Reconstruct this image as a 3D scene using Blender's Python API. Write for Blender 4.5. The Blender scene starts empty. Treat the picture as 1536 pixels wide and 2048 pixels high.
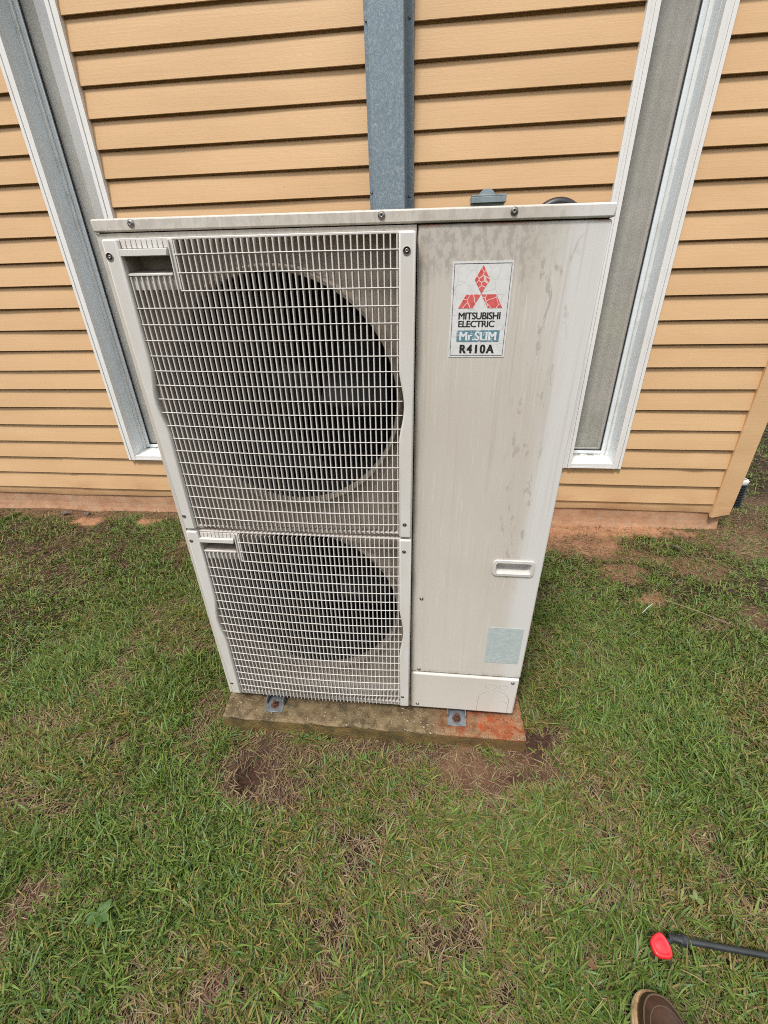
import bpy, bmesh, math, random
import numpy as np
from mathutils import Matrix, Vector
random.seed(7); rng = np.random.default_rng(7)
S = bpy.context.scene
COL = S.collection
R = math.radians

# ------------------------------------------------------------------ camera
CAM = (0.6612, -0.9574, 1.2544)
PITCH, YAW, ROLL, FPX = 1.0688, 0.1162, -0.0285, 874.2
cd = bpy.data.cameras.new('camera'); cam = bpy.data.objects.new('camera', cd); COL.objects.link(cam)
cam.matrix_world = (Matrix.Translation(CAM) @ Matrix.Rotation(YAW, 4, 'Z') @ Matrix.Rotation(PITCH, 4, 'X')
                    @ Matrix.Rotation(ROLL, 4, 'Z'))
cd.sensor_fit = 'HORIZONTAL'; cd.sensor_width = 36.0; cd.lens = FPX / 1536 * 36.0
cd.clip_start = 0.02; cd.clip_end = 1000
S.camera = cam

# ------------------------------------------------------------------ sky, sun, exposure
SUN_EL, SUN_AZ = R(61), R(203)          # azimuth measured clockwise from +Y: sun behind the camera, to its left
w = bpy.data.worlds.new('World'); S.world = w; w.use_nodes = True
nt = w.node_tree; nt.nodes.clear()
wo_ = nt.nodes.new('ShaderNodeOutputWorld'); bg = nt.nodes.new('ShaderNodeBackground')
sky = nt.nodes.new('ShaderNodeTexSky'); sky.sky_type = 'NISHITA'; sky.sun_disc = False
sky.sun_elevation = SUN_EL; sky.sun_rotation = SUN_AZ; sky.dust_density = 3.0
tc = nt.nodes.new('ShaderNodeTexCoord'); mp = nt.nodes.new('ShaderNodeMapping'); mp.inputs['Scale'].default_value = (1, 1, 2.2)
cn = nt.nodes.new('ShaderNodeTexNoise'); cn.inputs['Scale'].default_value = 2.6; cn.inputs['Detail'].default_value = 7
cr = nt.nodes.new('ShaderNodeValToRGB')
cr.color_ramp.elements[0].position = 0.30; cr.color_ramp.elements[0].color = (5.2, 5.6, 6.2, 1)
cr.color_ramp.elements[1].position = 0.72; cr.color_ramp.elements[1].color = (11.5, 11.6, 11.6, 1)
mx = nt.nodes.new('ShaderNodeMix'); mx.data_type = 'RGBA'; mx.inputs['Factor'].default_value = 0.82
nt.links.new(tc.outputs['Generated'], mp.inputs['Vector']); nt.links.new(mp.outputs['Vector'], cn.inputs['Vector'])
nt.links.new(cn.outputs['Fac'], cr.inputs['Fac'])
sx = nt.nodes.new('ShaderNodeSeparateXYZ'); nt.links.new(tc.outputs['Generated'], sx.inputs[0])
cie = nt.nodes.new('ShaderNodeMapRange'); cie.inputs['From Min'].default_value = 0; cie.inputs['From Max'].default_value = 1      # CIE overcast sky: (1 + 2 sin h) / 3
cie.inputs['To Min'].default_value = .45; cie.inputs['To Max'].default_value = 1.35; nt.links.new(sx.outputs['Z'], cie.inputs['Value'])
vm = nt.nodes.new('ShaderNodeVectorMath'); vm.operation = 'SCALE'; nt.links.new(cr.outputs['Color'], vm.inputs[0]); nt.links.new(cie.outputs['Result'], vm.inputs['Scale'])
nt.links.new(sky.outputs['Color'], mx.inputs['A']); nt.links.new(vm.outputs[0], mx.inputs['B'])
nt.links.new(mx.outputs['Result'], bg.inputs['Color']); bg.inputs['Strength'].default_value = 0.078
nt.links.new(bg.outputs['Background'], wo_.inputs['Surface'])
sd = bpy.data.lights.new('sun', 'SUN'); sun = bpy.data.objects.new('sun', sd); COL.objects.link(sun)
sd.energy = 1.5; sd.angle = R(10); sd.color = (1.0, 0.95, 0.88)
sdir = Vector((math.sin(SUN_AZ) * math.cos(SUN_EL), math.cos(SUN_AZ) * math.cos(SUN_EL), math.sin(SUN_EL)))
sun.rotation_euler = sdir.to_track_quat('Z', 'Y').to_euler(); sun.location = (0, -3, 6)
vs = S.view_settings
S.display_settings.display_device = 'sRGB'
vs.view_transform = 'Standard'; vs.look = 'None'; vs.gamma = 1.0; vs.use_curve_mapping = False; vs.exposure = 1.19
S.render.engine = 'CYCLES'; S.cycles.pixel_filter_type = 'BLACKMAN_HARRIS'; S.cycles.filter_width = 1.0; S.cycles.use_denoising = False; S.cycles.use_adaptive_sampling = False; S.cycles.caustics_reflective = False; S.cycles.caustics_refractive = False; S.cycles.sample_clamp_indirect = 3.0; S.cycles.blur_glossy = 1.0

# ------------------------------------------------------------------ helpers
def tag(o, label=None, cat=None, group=None, kind=None):
    if label: o['label'] = label
    if cat: o['category'] = cat
    if group: o['group'] = group
    if kind: o['kind'] = kind
    return o

def empty(name, loc=(0, 0, 0), mat=None):
    o = bpy.data.objects.new(name, None); COL.objects.link(o); o.empty_display_size = .1
    if mat is not None: o.matrix_world = mat
    else: o.location = loc
    return o

class MB:
    """collects geometry for ONE mesh object"""
    def __init__(s): s.v = []; s.f = []; s.m = []; s.cur = 0
    def add(s, vs, fs):
        b = len(s.v); s.v += [tuple(p) for p in vs]
        for f in fs: s.f.append(tuple(i + b for i in f)); s.m.append(s.cur)
        return s
    def mat(s, i): s.cur = i; return s
    def box(s, x0, x1, y0, y1, z0, z1):
        v = [(x0, y0, z0), (x1, y0, z0), (x1, y1, z0), (x0, y1, z0), (x0, y0, z1), (x1, y0, z1), (x1, y1, z1), (x0, y1, z1)]
        return s.add(v, [(0, 3, 2, 1), (4, 5, 6, 7), (0, 1, 5, 4), (1, 2, 6, 5), (2, 3, 7, 6), (3, 0, 4, 7)])
    def prism(s, poly, d0, d1, axis='y'):
        """poly of (a,b) extruded along axis; axis y: (x,z); axis x: (y,z); axis z: (x,y)"""
        def P(a, b, d): return {'y': (a, d, b), 'x': (d, a, b), 'z': (a, b, d)}[axis]
        n = len(poly); v = [P(a, b, d0) for a, b in poly] + [P(a, b, d1) for a, b in poly]
        fs = [tuple(range(n))[::-1], tuple(range(n, 2 * n))] + [(i, (i + 1) % n, n + (i + 1) % n, n + i) for i in range(n)]
        return s.add(v, fs)
    def lathe(s, prof, c=(0, 0, 0), axis=(0, 0, 1), n=24, cap0=False, cap1=False):
        """prof: list of (radius, height along axis)"""
        q = Vector((0, 0, 1)).rotation_difference(Vector(axis).normalized()); c = Vector(c)
        v = []
        for r, h in prof:
            for k in range(n):
                a = 2 * math.pi * k / n
                v.append(tuple(c + q @ Vector((r * math.cos(a), r * math.sin(a), h))))
        fs = []
        for j in range(len(prof) - 1):
            for k in range(n):
                fs.append((j * n + k, j * n + (k + 1) % n, (j + 1) * n + (k + 1) % n, (j + 1) * n + k))
        if cap0: fs.append(tuple(range(n))[::-1])
        if cap1: fs.append(tuple(range((len(prof) - 1) * n, len(prof) * n)))
        return s.add(v, fs)
    def tube(s, pts, r, n=10, caps=True):
        pts = [Vector(p) for p in pts]; rr = r if isinstance(r, (list, tuple)) else [r] * len(pts)
        up = Vector((0, 0, 1)); v = []
        t0 = (pts[1] - pts[0]).normalized()
        if abs(t0.dot(up)) > .95: up = Vector((1, 0, 0))
        for i, p in enumerate(pts):
            t = (pts[min(i + 1, len(pts) - 1)] - pts[max(i - 1, 0)]).normalized()
            a = up - t * up.dot(t); a.normalize(); up = a; b = t.cross(a)
            for k in range(n):
                an = 2 * math.pi * k / n; v.append(tuple(p + (a * math.cos(an) + b * math.sin(an)) * rr[i]))
        fs = [(i * n + k, i * n + (k + 1) % n, (i + 1) * n + (k + 1) % n, (i + 1) * n + k) for i in range(len(pts) - 1) for k in range(n)]
        if caps: fs += [tuple(range(n))[::-1], tuple(range((len(pts) - 1) * n, len(pts) * n))]
        return s.add(v, fs)
    def mesh(s, name, mats=(), smooth=False):
        me = bpy.data.meshes.new(name); me.from_pydata(s.v, [], s.f)
        for m in (mats if isinstance(mats, (list, tuple)) else [mats]): me.materials.append(m)
        me.polygons.foreach_set('material_index', s.m)
        if smooth: me.polygons.foreach_set('use_smooth', [True] * len(s.f))
        me.update(); return me
    def build(s, name, mats, parent=None, smooth=False, bevel=0, seg=2, angle=35):
        me = s.mesh(name, mats, smooth)
        bm = bmesh.new(); bm.from_mesh(me); bmesh.ops.remove_doubles(bm, verts=bm.verts, dist=1e-6)
        bmesh.ops.recalc_face_normals(bm, faces=bm.faces); bm.to_mesh(me); bm.free()
        o = bpy.data.objects.new(name, me); COL.objects.link(o)
        if parent: o.parent = parent
        if bevel:
            b = o.modifiers.new('bevel', 'BEVEL'); b.width = bevel; b.segments = seg; b.limit_method = 'ANGLE'; b.angle_limit = R(angle)
            b.harden_normals = False
            me.polygons.foreach_set('use_smooth', [True] * len(me.polygons))
        if smooth or bevel:
            try: me.set_sharp_from_angle(angle=R(40 if smooth else 30))
            except Exception: pass
        return o

def link_copy(o, parent=None, loc=None):
    c = o.copy(); COL.objects.link(c); c.parent = parent if parent else o.parent
    if loc is not None: c.location = loc
    return c

# ------------------------------------------------------------------ material helpers
class NT:
    def __init__(s, name):
        s.mat = bpy.data.materials.new(name); s.mat.use_nodes = True; s.t = s.mat.node_tree; s.t.nodes.clear()
        s.out = s.t.nodes.new('ShaderNodeOutputMaterial')
    def n(s, typ, ins=None, **kw):
        nd = s.t.nodes.new('ShaderNode' + typ)
        for k, v in kw.items(): setattr(nd, k, v)
        for k, v in (ins or {}).items():
            sk = nd.inputs[k]
            if isinstance(v, bpy.types.NodeSocket): s.t.links.new(v, sk)
            else:
                if sk.type == 'RGBA' and len(v) == 3: v = (*v, 1)
                sk.default_value = v
        return nd
    def obj(s): return s.n('TexCoord').outputs['Object']
    def map(s, vec, sc=(1, 1, 1), loc=(0, 0, 0)): return s.n('Mapping', {'Vector': vec, 'Scale': sc, 'Location': loc}).outputs['Vector']
    def noise(s, vec, scale, detail=4, rough=.55, dist=0): return s.n('TexNoise', {'Vector': vec, 'Scale': scale, 'Detail': detail, 'Roughness': rough, 'Distortion': dist}).outputs['Fac']
    def ramp(s, fac, a, b, ca=0., cb=1.):
        """smooth map fac a..b -> ca..cb"""
        return s.n('MapRange', {'Value': fac, 'From Min': a, 'From Max': b, 'To Min': ca, 'To Max': cb}, interpolation_type='SMOOTHSTEP').outputs['Result']
    def m(s, op, a, b=0., c=0.):
        return s.n('Math', {0: a, 1: b, 2: c}, operation=op).outputs[0]
    def mix(s, fac, a, b, blend='MIX'):
        return s.n('Mix', {0: fac, 6: a, 7: b}, data_type='RGBA', blend_type=blend).outputs[2]
    def xyz(s, vec):
        o = s.n('SeparateXYZ', {0: vec}).outputs; return o[0], o[1], o[2]
    def bump(s, h, strength=.3, dist=.002, normal=None):
        ins = {'Height': h, 'Strength': strength, 'Distance': dist}
        if normal is not None: ins['Normal'] = normal
        return s.n('Bump', ins).outputs['Normal']
    def bsdf(s, col, rough=.5, metal=0., normal=None, **kw):
        ins = {'Base Color': col, 'Roughness': rough, 'Metallic': metal}
        if normal is not None: ins['Normal'] = normal
        ins.update(kw)
        b = s.n('BsdfPrincipled', ins); return b.outputs[0]
    def done(s, sh): s.t.links.new(sh, s.out.inputs['Surface']); return s.mat

def simple(name, col, rough=.5, metal=0., var=.12, scale=8, bump=0., bscale=60):
    t = NT(name); o = t.obj(); nz = t.noise(o, scale, 5)
    c = t.mix(t.ramp(nz, .3, .7), tuple(x * (1 - var) for x in col), tuple(min(1, x * (1 + var)) for x in col))
    nm = t.bump(t.noise(o, bscale, 3), bump, .002) if bump else None
    return t.done(t.bsdf(c, rough, metal, nm))

# --- siding: embossed vinyl, faint wood grain
def mat_siding():
    t = NT('siding_vinyl'); o = t.obj()
    g = t.noise(t.map(o, (3.5, 6, 160)), 1, 4, .6)
    g2 = t.noise(t.map(o, (40, 40, 420)), 1, 3, .6)
    lo = t.noise(t.map(o, (1.3, 1, 5)), 1, 3)
    c = t.mix(t.ramp(lo, .3, .7), (.585, .372, .196), (.645, .420, .228))
    c = t.mix(t.ramp(g, .42, .75, 0, .22), c, (.52, .32, .155))
    sp = t.noise(t.map(o, (1, 1, 1)), 70, 2, .5)
    c = t.mix(t.ramp(sp, .72, .80, 0, .45), c, (.34, .22, .12))
    # splash-back of red soil on the lowest courses
    z = t.xyz(o)[2]; soil = t.m('MULTIPLY', t.ramp(z, .24, .06), t.ramp(t.noise(t.map(o, (5, 1, 9)), 1, 5), .35, .75, 0, .7))
    c = t.mix(soil, c, (.42, .20, .10))
    h = t.m('ADD', g2, t.m('MULTIPLY', g, 1.5))
    return t.done(t.bsdf(c, .52, 0, t.bump(h, .35, .0009), **{'Specular IOR Level': .35}))

def mat_white(name, col=(.72, .71, .68), dirt_or_haze=(.42, .37, .30), amt=.5, rough=.45, sc=9):
    t = NT(name); o = t.obj(); n = t.noise(o, sc, 6, .65); n2 = t.noise(t.map(o, (30, 30, 3)), 1, 4)
    c = t.mix(t.ramp(n, .45, .85, 0, amt), col, dirt_or_haze); c = t.mix(t.ramp(n2, .5, .85, 0, amt * .6), c, dirt_or_haze)
    return t.done(t.bsdf(c, rough, 0, t.bump(n, .12, .001)))

def mat_sill():
    t = NT('peeling_sill_paint'); o = t.obj(); n = t.noise(o, 26, 6, .7, .6); z = t.xyz(o)
    c = t.mix(t.ramp(n, .60, .64), (.76, .76, .72), (.44, .46, .46))
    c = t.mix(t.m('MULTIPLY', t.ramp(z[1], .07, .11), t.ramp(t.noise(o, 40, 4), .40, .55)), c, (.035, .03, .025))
    return t.done(t.bsdf(c, .6, 0, t.bump(t.ramp(n, .5, .6), .5, .0015)))

def mat_panel(name, strong=1.0, rust=1.0):
    """painted sheet metal that has chalked and streaked; object coordinates are metres on the unit"""
    t = NT(name); o = t.obj(); x, y, z = t.xyz(o)
    base = t.mix(t.ramp(t.noise(t.map(o, (3, 3, 1.6)), 1, 4), .3, .7), (.535, .490, .430), (.595, .555, .500))
    # cleaner cold white strip towards the right edge
    wob = t.m('MULTIPLY', t.m('SUBTRACT', t.noise(t.map(o, (9, 1, 1.3)), 1, 4), .5), .30)
    clean = t.ramp(t.m('ADD', x, wob), .83, .95)
    c = t.mix(t.m('MULTIPLY', clean, .85), base, (.66, .65, .64))
    c = t.mix(t.ramp(z, .36, .02, 0, .55), c, (.66, .63, .58))
    # vertical run marks
    st = t.noise(t.map(o, (75, 1, 1.5)), 1, 4, .6); st2 = t.noise(t.map(o, (190, 1, 7)), 1, 3, .6)
    k = t.m('MULTIPLY', t.ramp(st, .50, .72), t.ramp(z, .30, 1.2, .15, 1))
    c = t.mix(t.m('MULTIPLY', k, .55 * strong), c, (.40, .355, .30))
    c = t.mix(t.m('MULTIPLY', t.ramp(st2, .56, .72), .38 * strong), c, (.72, .70, .67))
    # grey grime with a scalloped lower edge below the lid
    gw = t.noise(t.map(o, (26, 1, 3.2)), 1, 6, .7, .4)
    gm = t.m('MULTIPLY', t.ramp(t.m('ADD', z, t.m('MULTIPLY', t.m('SUBTRACT', gw, .5), .30)), 1.215, 1.275), t.ramp(x, .90, .78))
    sc_ = t.ramp(t.noise(t.map(o, (70, 1, 40)), 1, 5, .7), .42, .60)
    c = t.mix(t.m('MULTIPLY', t.m('MULTIPLY', gm, t.ramp(sc_, 0, 1, .30, 1)), .72 * strong), c, (.330, .300, .262))
    # flaking patches in a column on the right
    fl = t.noise(t.map(o, (46, 1, 15)), 1, 5, .68, .5)
    col = t.m('MULTIPLY', t.ramp(t.m('ABSOLUTE', t.m('SUBTRACT', x, .862)), .055, .02), t.ramp(z, .45, .62))
    c = t.mix(t.m('MULTIPLY', t.m('MULTIPLY', t.ramp(fl, .57, .62), col), .75 * strong), c, (.40, .36, .31))
    # rust seeping from under the lid
    ru = t.m('MULTIPLY', t.ramp(z, 1.3225, 1.3285), t.ramp(t.noise(t.map(o, (11, 1, 1)), 1, 4), .40, .6))
    c = t.mix(t.m('MULTIPLY', ru, .8 * rust), c, (.36, .13, .06))
    sd_ = t.m('MULTIPLY', t.m('MAXIMUM', t.m('MULTIPLY', t.ramp(x, .640, .6185), t.ramp(x, .6150, .6175)), t.m('MULTIPLY', t.ramp(z, .186, .166), t.ramp(z, .160, .165))), t.ramp(t.noise(t.map(o, (30, 1, 6)), 1, 5), .35, .65))
    c = t.mix(t.m('MULTIPLY', sd_, .6), c, (.30, .255, .20))
    # specks
    c = t.mix(t.ramp(t.noise(o, 120, 2), .74, .79, 0, .6), c, (.20, .16, .12))
    nm = t.bump(t.noise(t.map(o, (4, 1, 2)), 1, 2), .25, .004, t.bump(t.m('ADD', st2, fl), .08, .0006))
    return t.done(t.bsdf(c, .48, 0, nm, **{'Specular IOR Level': .45}))

def mat_plastic(name='grille_plastic', dust_shade=.8):
    t = NT(name); o = t.obj(); x, y, z = t.xyz(o)
    n = t.noise(t.map(o, (6, 6, 3)), 1, 5, .65); st = t.noise(t.map(o, (60, 1, 2)), 1, 4)
    c = t.mix(t.ramp(n, .3, .75), (.66, .64, .62), (.58, .545, .50))
    c = t.mix(t.ramp(st, .5, .8, 0, .3), c, (.50, .45, .40))
    c = t.mix(t.m('MULTIPLY', t.ramp(y, -.0175, -.012), dust_shade), c, (.30, .245, .205))      # dusty tan, darkened with depth: shade on fin sides put into the colour
    return t.done(t.bsdf(c, .42, 0, t.bump(n, .06, .001)))

def mat_galv():
    t = NT('galvanised_steel'); o = t.obj()
    d = t.n('TexNoise', {'Vector': o, 'Scale': 30, 'Detail': 2}).outputs['Color']
    vec = t.n('VectorMath', {0: o, 1: t.n('VectorMath', {0: d, 1: (.05, .05, .05)}, operation='MULTIPLY').outputs[0]}, operation='ADD').outputs[0]
    v = t.n('TexVoronoi', {'Vector': t.map(vec, (330, 200, 190)), 'Scale': 1.0}).outputs['Color']
    s_ = t.xyz(v)[0]; f = t.noise(t.map(o, (260, 260, 150)), 1, 3, .7)
    c = t.mix(t.ramp(t.m('ADD', t.m('MULTIPLY', s_, .5), t.m('MULTIPLY', f, .5)), .42, .85), (.175, .225, .26), (.30, .365, .41))
    c = t.mix(t.ramp(t.noise(t.map(o, (9, 9, 2)), 1, 4), .4, .8, 0, .35), c, (.17, .225, .26))
    return t.done(t.bsdf(c, t.ramp(s_, 0, 1, .38, .6), .25, t.bump(f, .1, .0004)))

def mat_glass():
    t = NT('window_glass')
    bf = t.n('NewGeometry').outputs['Backfacing']; fr = t.n('Fresnel', {'IOR': t.m('ADD', 1.52, t.m('MULTIPLY', bf, 1 / 1.52 - 1.52))}).outputs[0]
    dirt_or_haze = t.ramp(t.noise(t.obj(), 5, 6, .7), .35, .8, .30, .46)  # pale diffuse haze over dirty glass, painted in to brighten the pane
    tr = t.n('BsdfTransparent', {'Color': (.94, .955, .95)}).outputs[0]; gl = t.n('BsdfGlossy', {'Color': (1, 1, 1), 'Roughness': .015}).outputs[0]
    df = t.n('BsdfDiffuse', {'Color': (.70, .675, .63)}).outputs[0]
    a = t.n('MixShader', {0: t.m('MINIMUM', t.m('MULTIPLY', fr, 6.0), 1.0), 1: tr, 2: gl}).outputs[0]
    front = t.n('MixShader', {0: dirt_or_haze, 1: a, 2: df}).outputs[0]; back = t.n('BsdfTransparent', {'Color': (1, 1, 1)}).outputs[0]
    return t.done(t.n('MixShader', {0: bf, 1: front, 2: back}).outputs[0])      # the inner face of the pane only lets light through

def mat_pad():
    t = NT('exposed_aggregate_concrete'); o = t.obj(); x, y, z = t.xyz(o)
    wv = t.n('TexNoise', {'Vector': o, 'Scale': 130, 'Detail': 3}).outputs['Color']; ov = t.n('VectorMath', {0: o, 1: t.n('VectorMath', {0: wv, 1: (.010, .010, .010)}, operation='MULTIPLY').outputs[0]}, operation='ADD').outputs[0]
    vo = t.n('TexVoronoi', {'Vector': ov, 'Scale': 95.0, 'Randomness': 1.0}); dist = vo.outputs['Distance']; idc = t.xyz(vo.outputs['Color'])
    clus = t.ramp(t.m('ADD', t.noise(o, 9, 4), t.ramp(x, .70, .95, 0, .25)), .38, .58); peb = t.m('MULTIPLY', t.m('MULTIPLY', t.ramp(dist, t.m('ADD', .26, t.m('MULTIPLY', idc[2], .2)), .22), t.ramp(idc[0], .40, .46)), clus)
    vo2 = t.n('TexVoronoi', {'Vector': ov, 'Scale': 190.0}); peb2 = t.m('MULTIPLY', t.ramp(vo2.outputs['Distance'], .40, .28), t.ramp(t.xyz(vo2.outputs['Color'])[0], .60, .64))
    n = t.noise(o, 11, 6, .7); f = t.noise(o, 160, 4, .7)
    c = t.mix(t.ramp(n, .3, .7), (.042, .028, .012), (.125, .082, .033))
    c = t.mix(t.ramp(f, .38, .72, 0, .55), c, (.150, .096, .042))
    pc = t.mix(idc[1], (.40, .26, .14), (.58, .48, .36))
    c = t.mix(t.m('MULTIPLY', peb, .85), c, pc); c = t.mix(t.m('MULTIPLY', peb2, .6), c, (.36, .26, .15))
    c = t.mix(t.m('MULTIPLY', t.ramp(t.noise(o, 7, 6, .75), .50, .66), .6), c, (.040, .038, .014))      # moss and algae
    # rust run from the right foot
    rx = t.m('SUBTRACT', x, .905); ry = t.m('SUBTRACT', y, -.035)
    d1 = t.m('SQRT', t.m('ADD', t.m('POWER', t.m('DIVIDE', rx, .062), 2), t.m('POWER', t.m('DIVIDE', ry, .034), 2)))
    r1 = t.ramp(t.m('ADD', d1, t.m('MULTIPLY', t.noise(o, 30, 5), .7)), 1.75, 1.25)
    c = t.mix(t.m('MULTIPLY', r1, .95), c, (.42, .058, .006))
    r2 = t.m('MULTIPLY', t.m('MULTIPLY', t.ramp(x, .66, .80), t.ramp(t.noise(o, 14, 6, .7), .34, .55)), t.ramp(t.m('MULTIPLY', peb, 1), 0, 1, 1, .3))
    c = t.mix(t.m('MULTIPLY', r2, .9), c, (.24, .050, .009))
    # ochre algae on the front face, worn pale arris
    side = t.ramp(z, -.031, -.037)
    c = t.mix(t.m('MULTIPLY', side, .75), c, t.mix(t.ramp(t.noise(o, 20, 5), .35, .65), (.085, .062, .016), (.235, .155, .040)))
    c = t.mix(t.m('MULTIPLY', t.m('MULTIPLY', side, t.ramp(x, .55, .9)), .5), c, (.12, .075, .03))
    ed = t.m('MULTIPLY', t.ramp(t.m('ABSOLUTE', t.m('ADD', z, .028)), .006, .001), t.ramp(t.noise(o, 35, 4), .35, .6))
    c = t.mix(t.m('MULTIPLY', ed, .5), c, (.36, .27, .15))
    h = t.m('ADD', t.m('ADD', t.m('MULTIPLY', peb, .7), t.m('MULTIPLY', peb2, .4)), t.m('MULTIPLY', f, .8))
    return t.done(t.bsdf(c, .80, 0, t.bump(h, 1.0, .007)))

def mat_ground():
    t = NT('lawn_soil'); o = t.obj()
    a = t.n('Attribute', attribute_name='soil').outputs['Color']
    clay, bare, dark = t.xyz(a)
    n = t.noise(o, 16, 6, .7); f = t.noise(o, 130, 5, .75)
    th = t.noise(t.map(o, (1, 1, 1)), 240, 4, .8, 1.0)
    c = t.mix(t.ramp(n, .3, .7), (.026, .018, .011), (.062, .042, .025))
    c = t.mix(t.ramp(th, .50, .72, 0, .6), c, (.12, .082, .045))
    c = t.mix(t.m('MULTIPLY', bare, .8), c, t.mix(t.ramp(f, .3, .7), (.080, .048, .033), (.190, .118, .080)))
    c = t.mix(t.m('MULTIPLY', clay, .95), c, t.mix(t.ramp(t.m('ADD', t.m('MULTIPLY', f, .6), t.m('MULTIPLY', n, .4)), .35, .65), (.30, .135, .068), (.56, .31, .175)))
    c = t.mix(t.m('MULTIPLY', dark, .9), c, t.mix(t.ramp(f, .3, .7), (.033, .018, .012), (.085, .044, .030)))
    # far away the lawn colour takes over
    far = t.ramp(t.n('VectorMath', {0: o}, operation='LENGTH').outputs['Value'], 5.5, 8.5)
    c = t.mix(far, c, t.mix(t.ramp(t.noise(o, 2.2, 6, .7), .35, .65), (.060, .082, .022), (.125, .115, .045)))
    h = t.m('ADD', f, t.m('MULTIPLY', th, .5))
    return t.done(t.bsdf(c, .95, 0, t.bump(h, .9, .008), **{'Specular IOR Level': .15}))

def mat_grass():
    t = NT('grass_blade'); a = t.n('Attribute', attribute_name='blade').outputs['Color']
    d = t.bsdf(a, .55, 0, **{'Specular IOR Level': .4}); tr = t.n('BsdfTranslucent', {'Color': a}).outputs[0]
    return t.done(t.n('MixShader', {0: .08, 1: d, 2: tr}).outputs[0])

def mat_foundation():
    t = NT('foundation_render'); o = t.obj(); n = t.noise(t.map(o, (9, 9, 11)), 1, 7, .75); f = t.noise(o, 80, 4)
    c = t.mix(t.ramp(n, .3, .7), (.34, .175, .095), (.50, .30, .18)); c = t.mix(t.ramp(f, .5, .8, 0, .5), c, (.26, .15, .09))
    c = t.mix(t.ramp(t.noise(o, 14, 6, .7), .50, .70, 0, .6), c, (.40, .31, .22))
    return t.done(t.bsdf(c, .9, 0, t.bump(f, .5, .004)))

def mat_label():
    t = NT('cracked_sticker_red'); o = t.obj()
    d = t.n('TexNoise', {'Vector': o, 'Scale': 40, 'Detail': 1}).outputs['Color']
    v = t.n('VectorMath', {0: o, 1: t.n('VectorMath', {0: d, 1: (.012, .012, .012)}, operation='MULTIPLY').outputs[0]}, operation='ADD').outputs[0]
    e = t.n('TexVoronoi', {'Vector': t.map(v, (1, .001, 1)), 'Scale': 62}, feature='DISTANCE_TO_EDGE').outputs['Distance']
    c = t.mix(t.ramp(t.noise(o, 90, 4), .3, .7), (.60, .075, .075), (.66, .15, .14))
    c = t.mix(t.ramp(e, .045, .02), c, (.72, .60, .56))
    return t.done(t.bsdf(c, .4))

def mat_sticker():
    t = NT('sticker_film'); o = t.obj()
    e = t.n('TexVoronoi', {'Vector': t.map(o, (1, .001, 1)), 'Scale': 48}, feature='DISTANCE_TO_EDGE').outputs['Distance']
    n = t.noise(o, 40, 5)
    c = t.mix(t.ramp(n, .3, .7), (.66, .65, .64), (.72, .72, .72)); c = t.mix(t.ramp(e, .03, .01, 0, .45), c, (.40, .39, .37))
    return t.done(t.bsdf(c, .32, 0, t.bump(e, .15, .001)))

def mat_teal():
    t = NT('sticker_teal'); o = t.obj(); n = t.noise(o, 130, 5, .7)
    c = t.mix(t.ramp(n, .52, .60), (.115, .235, .300), (.46, .53, .57)); return t.done(t.bsdf(c, .4))

def mat_rating():
    t = NT('faded_label'); o = t.obj(); x, y, z = t.xyz(o)
    ln = t.ramp(t.noise(t.map(o, (60, 1, 260)), 1, 3), .48, .56, 0, .6)
    c = t.mix(t.ramp(t.noise(o, 30, 5), .35, .7), (.43, .49, .49), (.50, .545, .54)); c = t.mix(ln, c, (.36, .43, .44))
    c = t.mix(t.ramp(t.noise(o, 70, 4), .62, .68, 0, .7), c, (.62, .60, .56))
    return t.done(t.bsdf(c, .45))

def mat_leather():
    t = NT('brown_leather'); o = t.obj(); n = t.noise(o, 22, 5, .65); f = t.noise(o, 260, 3)
    c = t.mix(t.ramp(n, .3, .75), (.024, .011, .007), (.070, .033, .019))
    return t.done(t.bsdf(c, .42, 0, t.bump(t.m('ADD', n, t.m('MULTIPLY', f, .4)), .3, .002)))

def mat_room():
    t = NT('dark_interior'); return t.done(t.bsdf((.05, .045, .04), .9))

def mat_curtain():
    t = NT('curtain_cloth'); o = t.obj(); n = t.noise(t.map(o, (220, 220, 60)), 1, 3); lo = t.noise(t.map(o, (6, 1, 1)), 1, 3)
    c = t.mix(t.ramp(lo, .3, .7), (.78, .71, .62), (.86, .80, .71))
    return t.done(t.bsdf(c, .9, 0, t.bump(n, .2, .001)))

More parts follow.
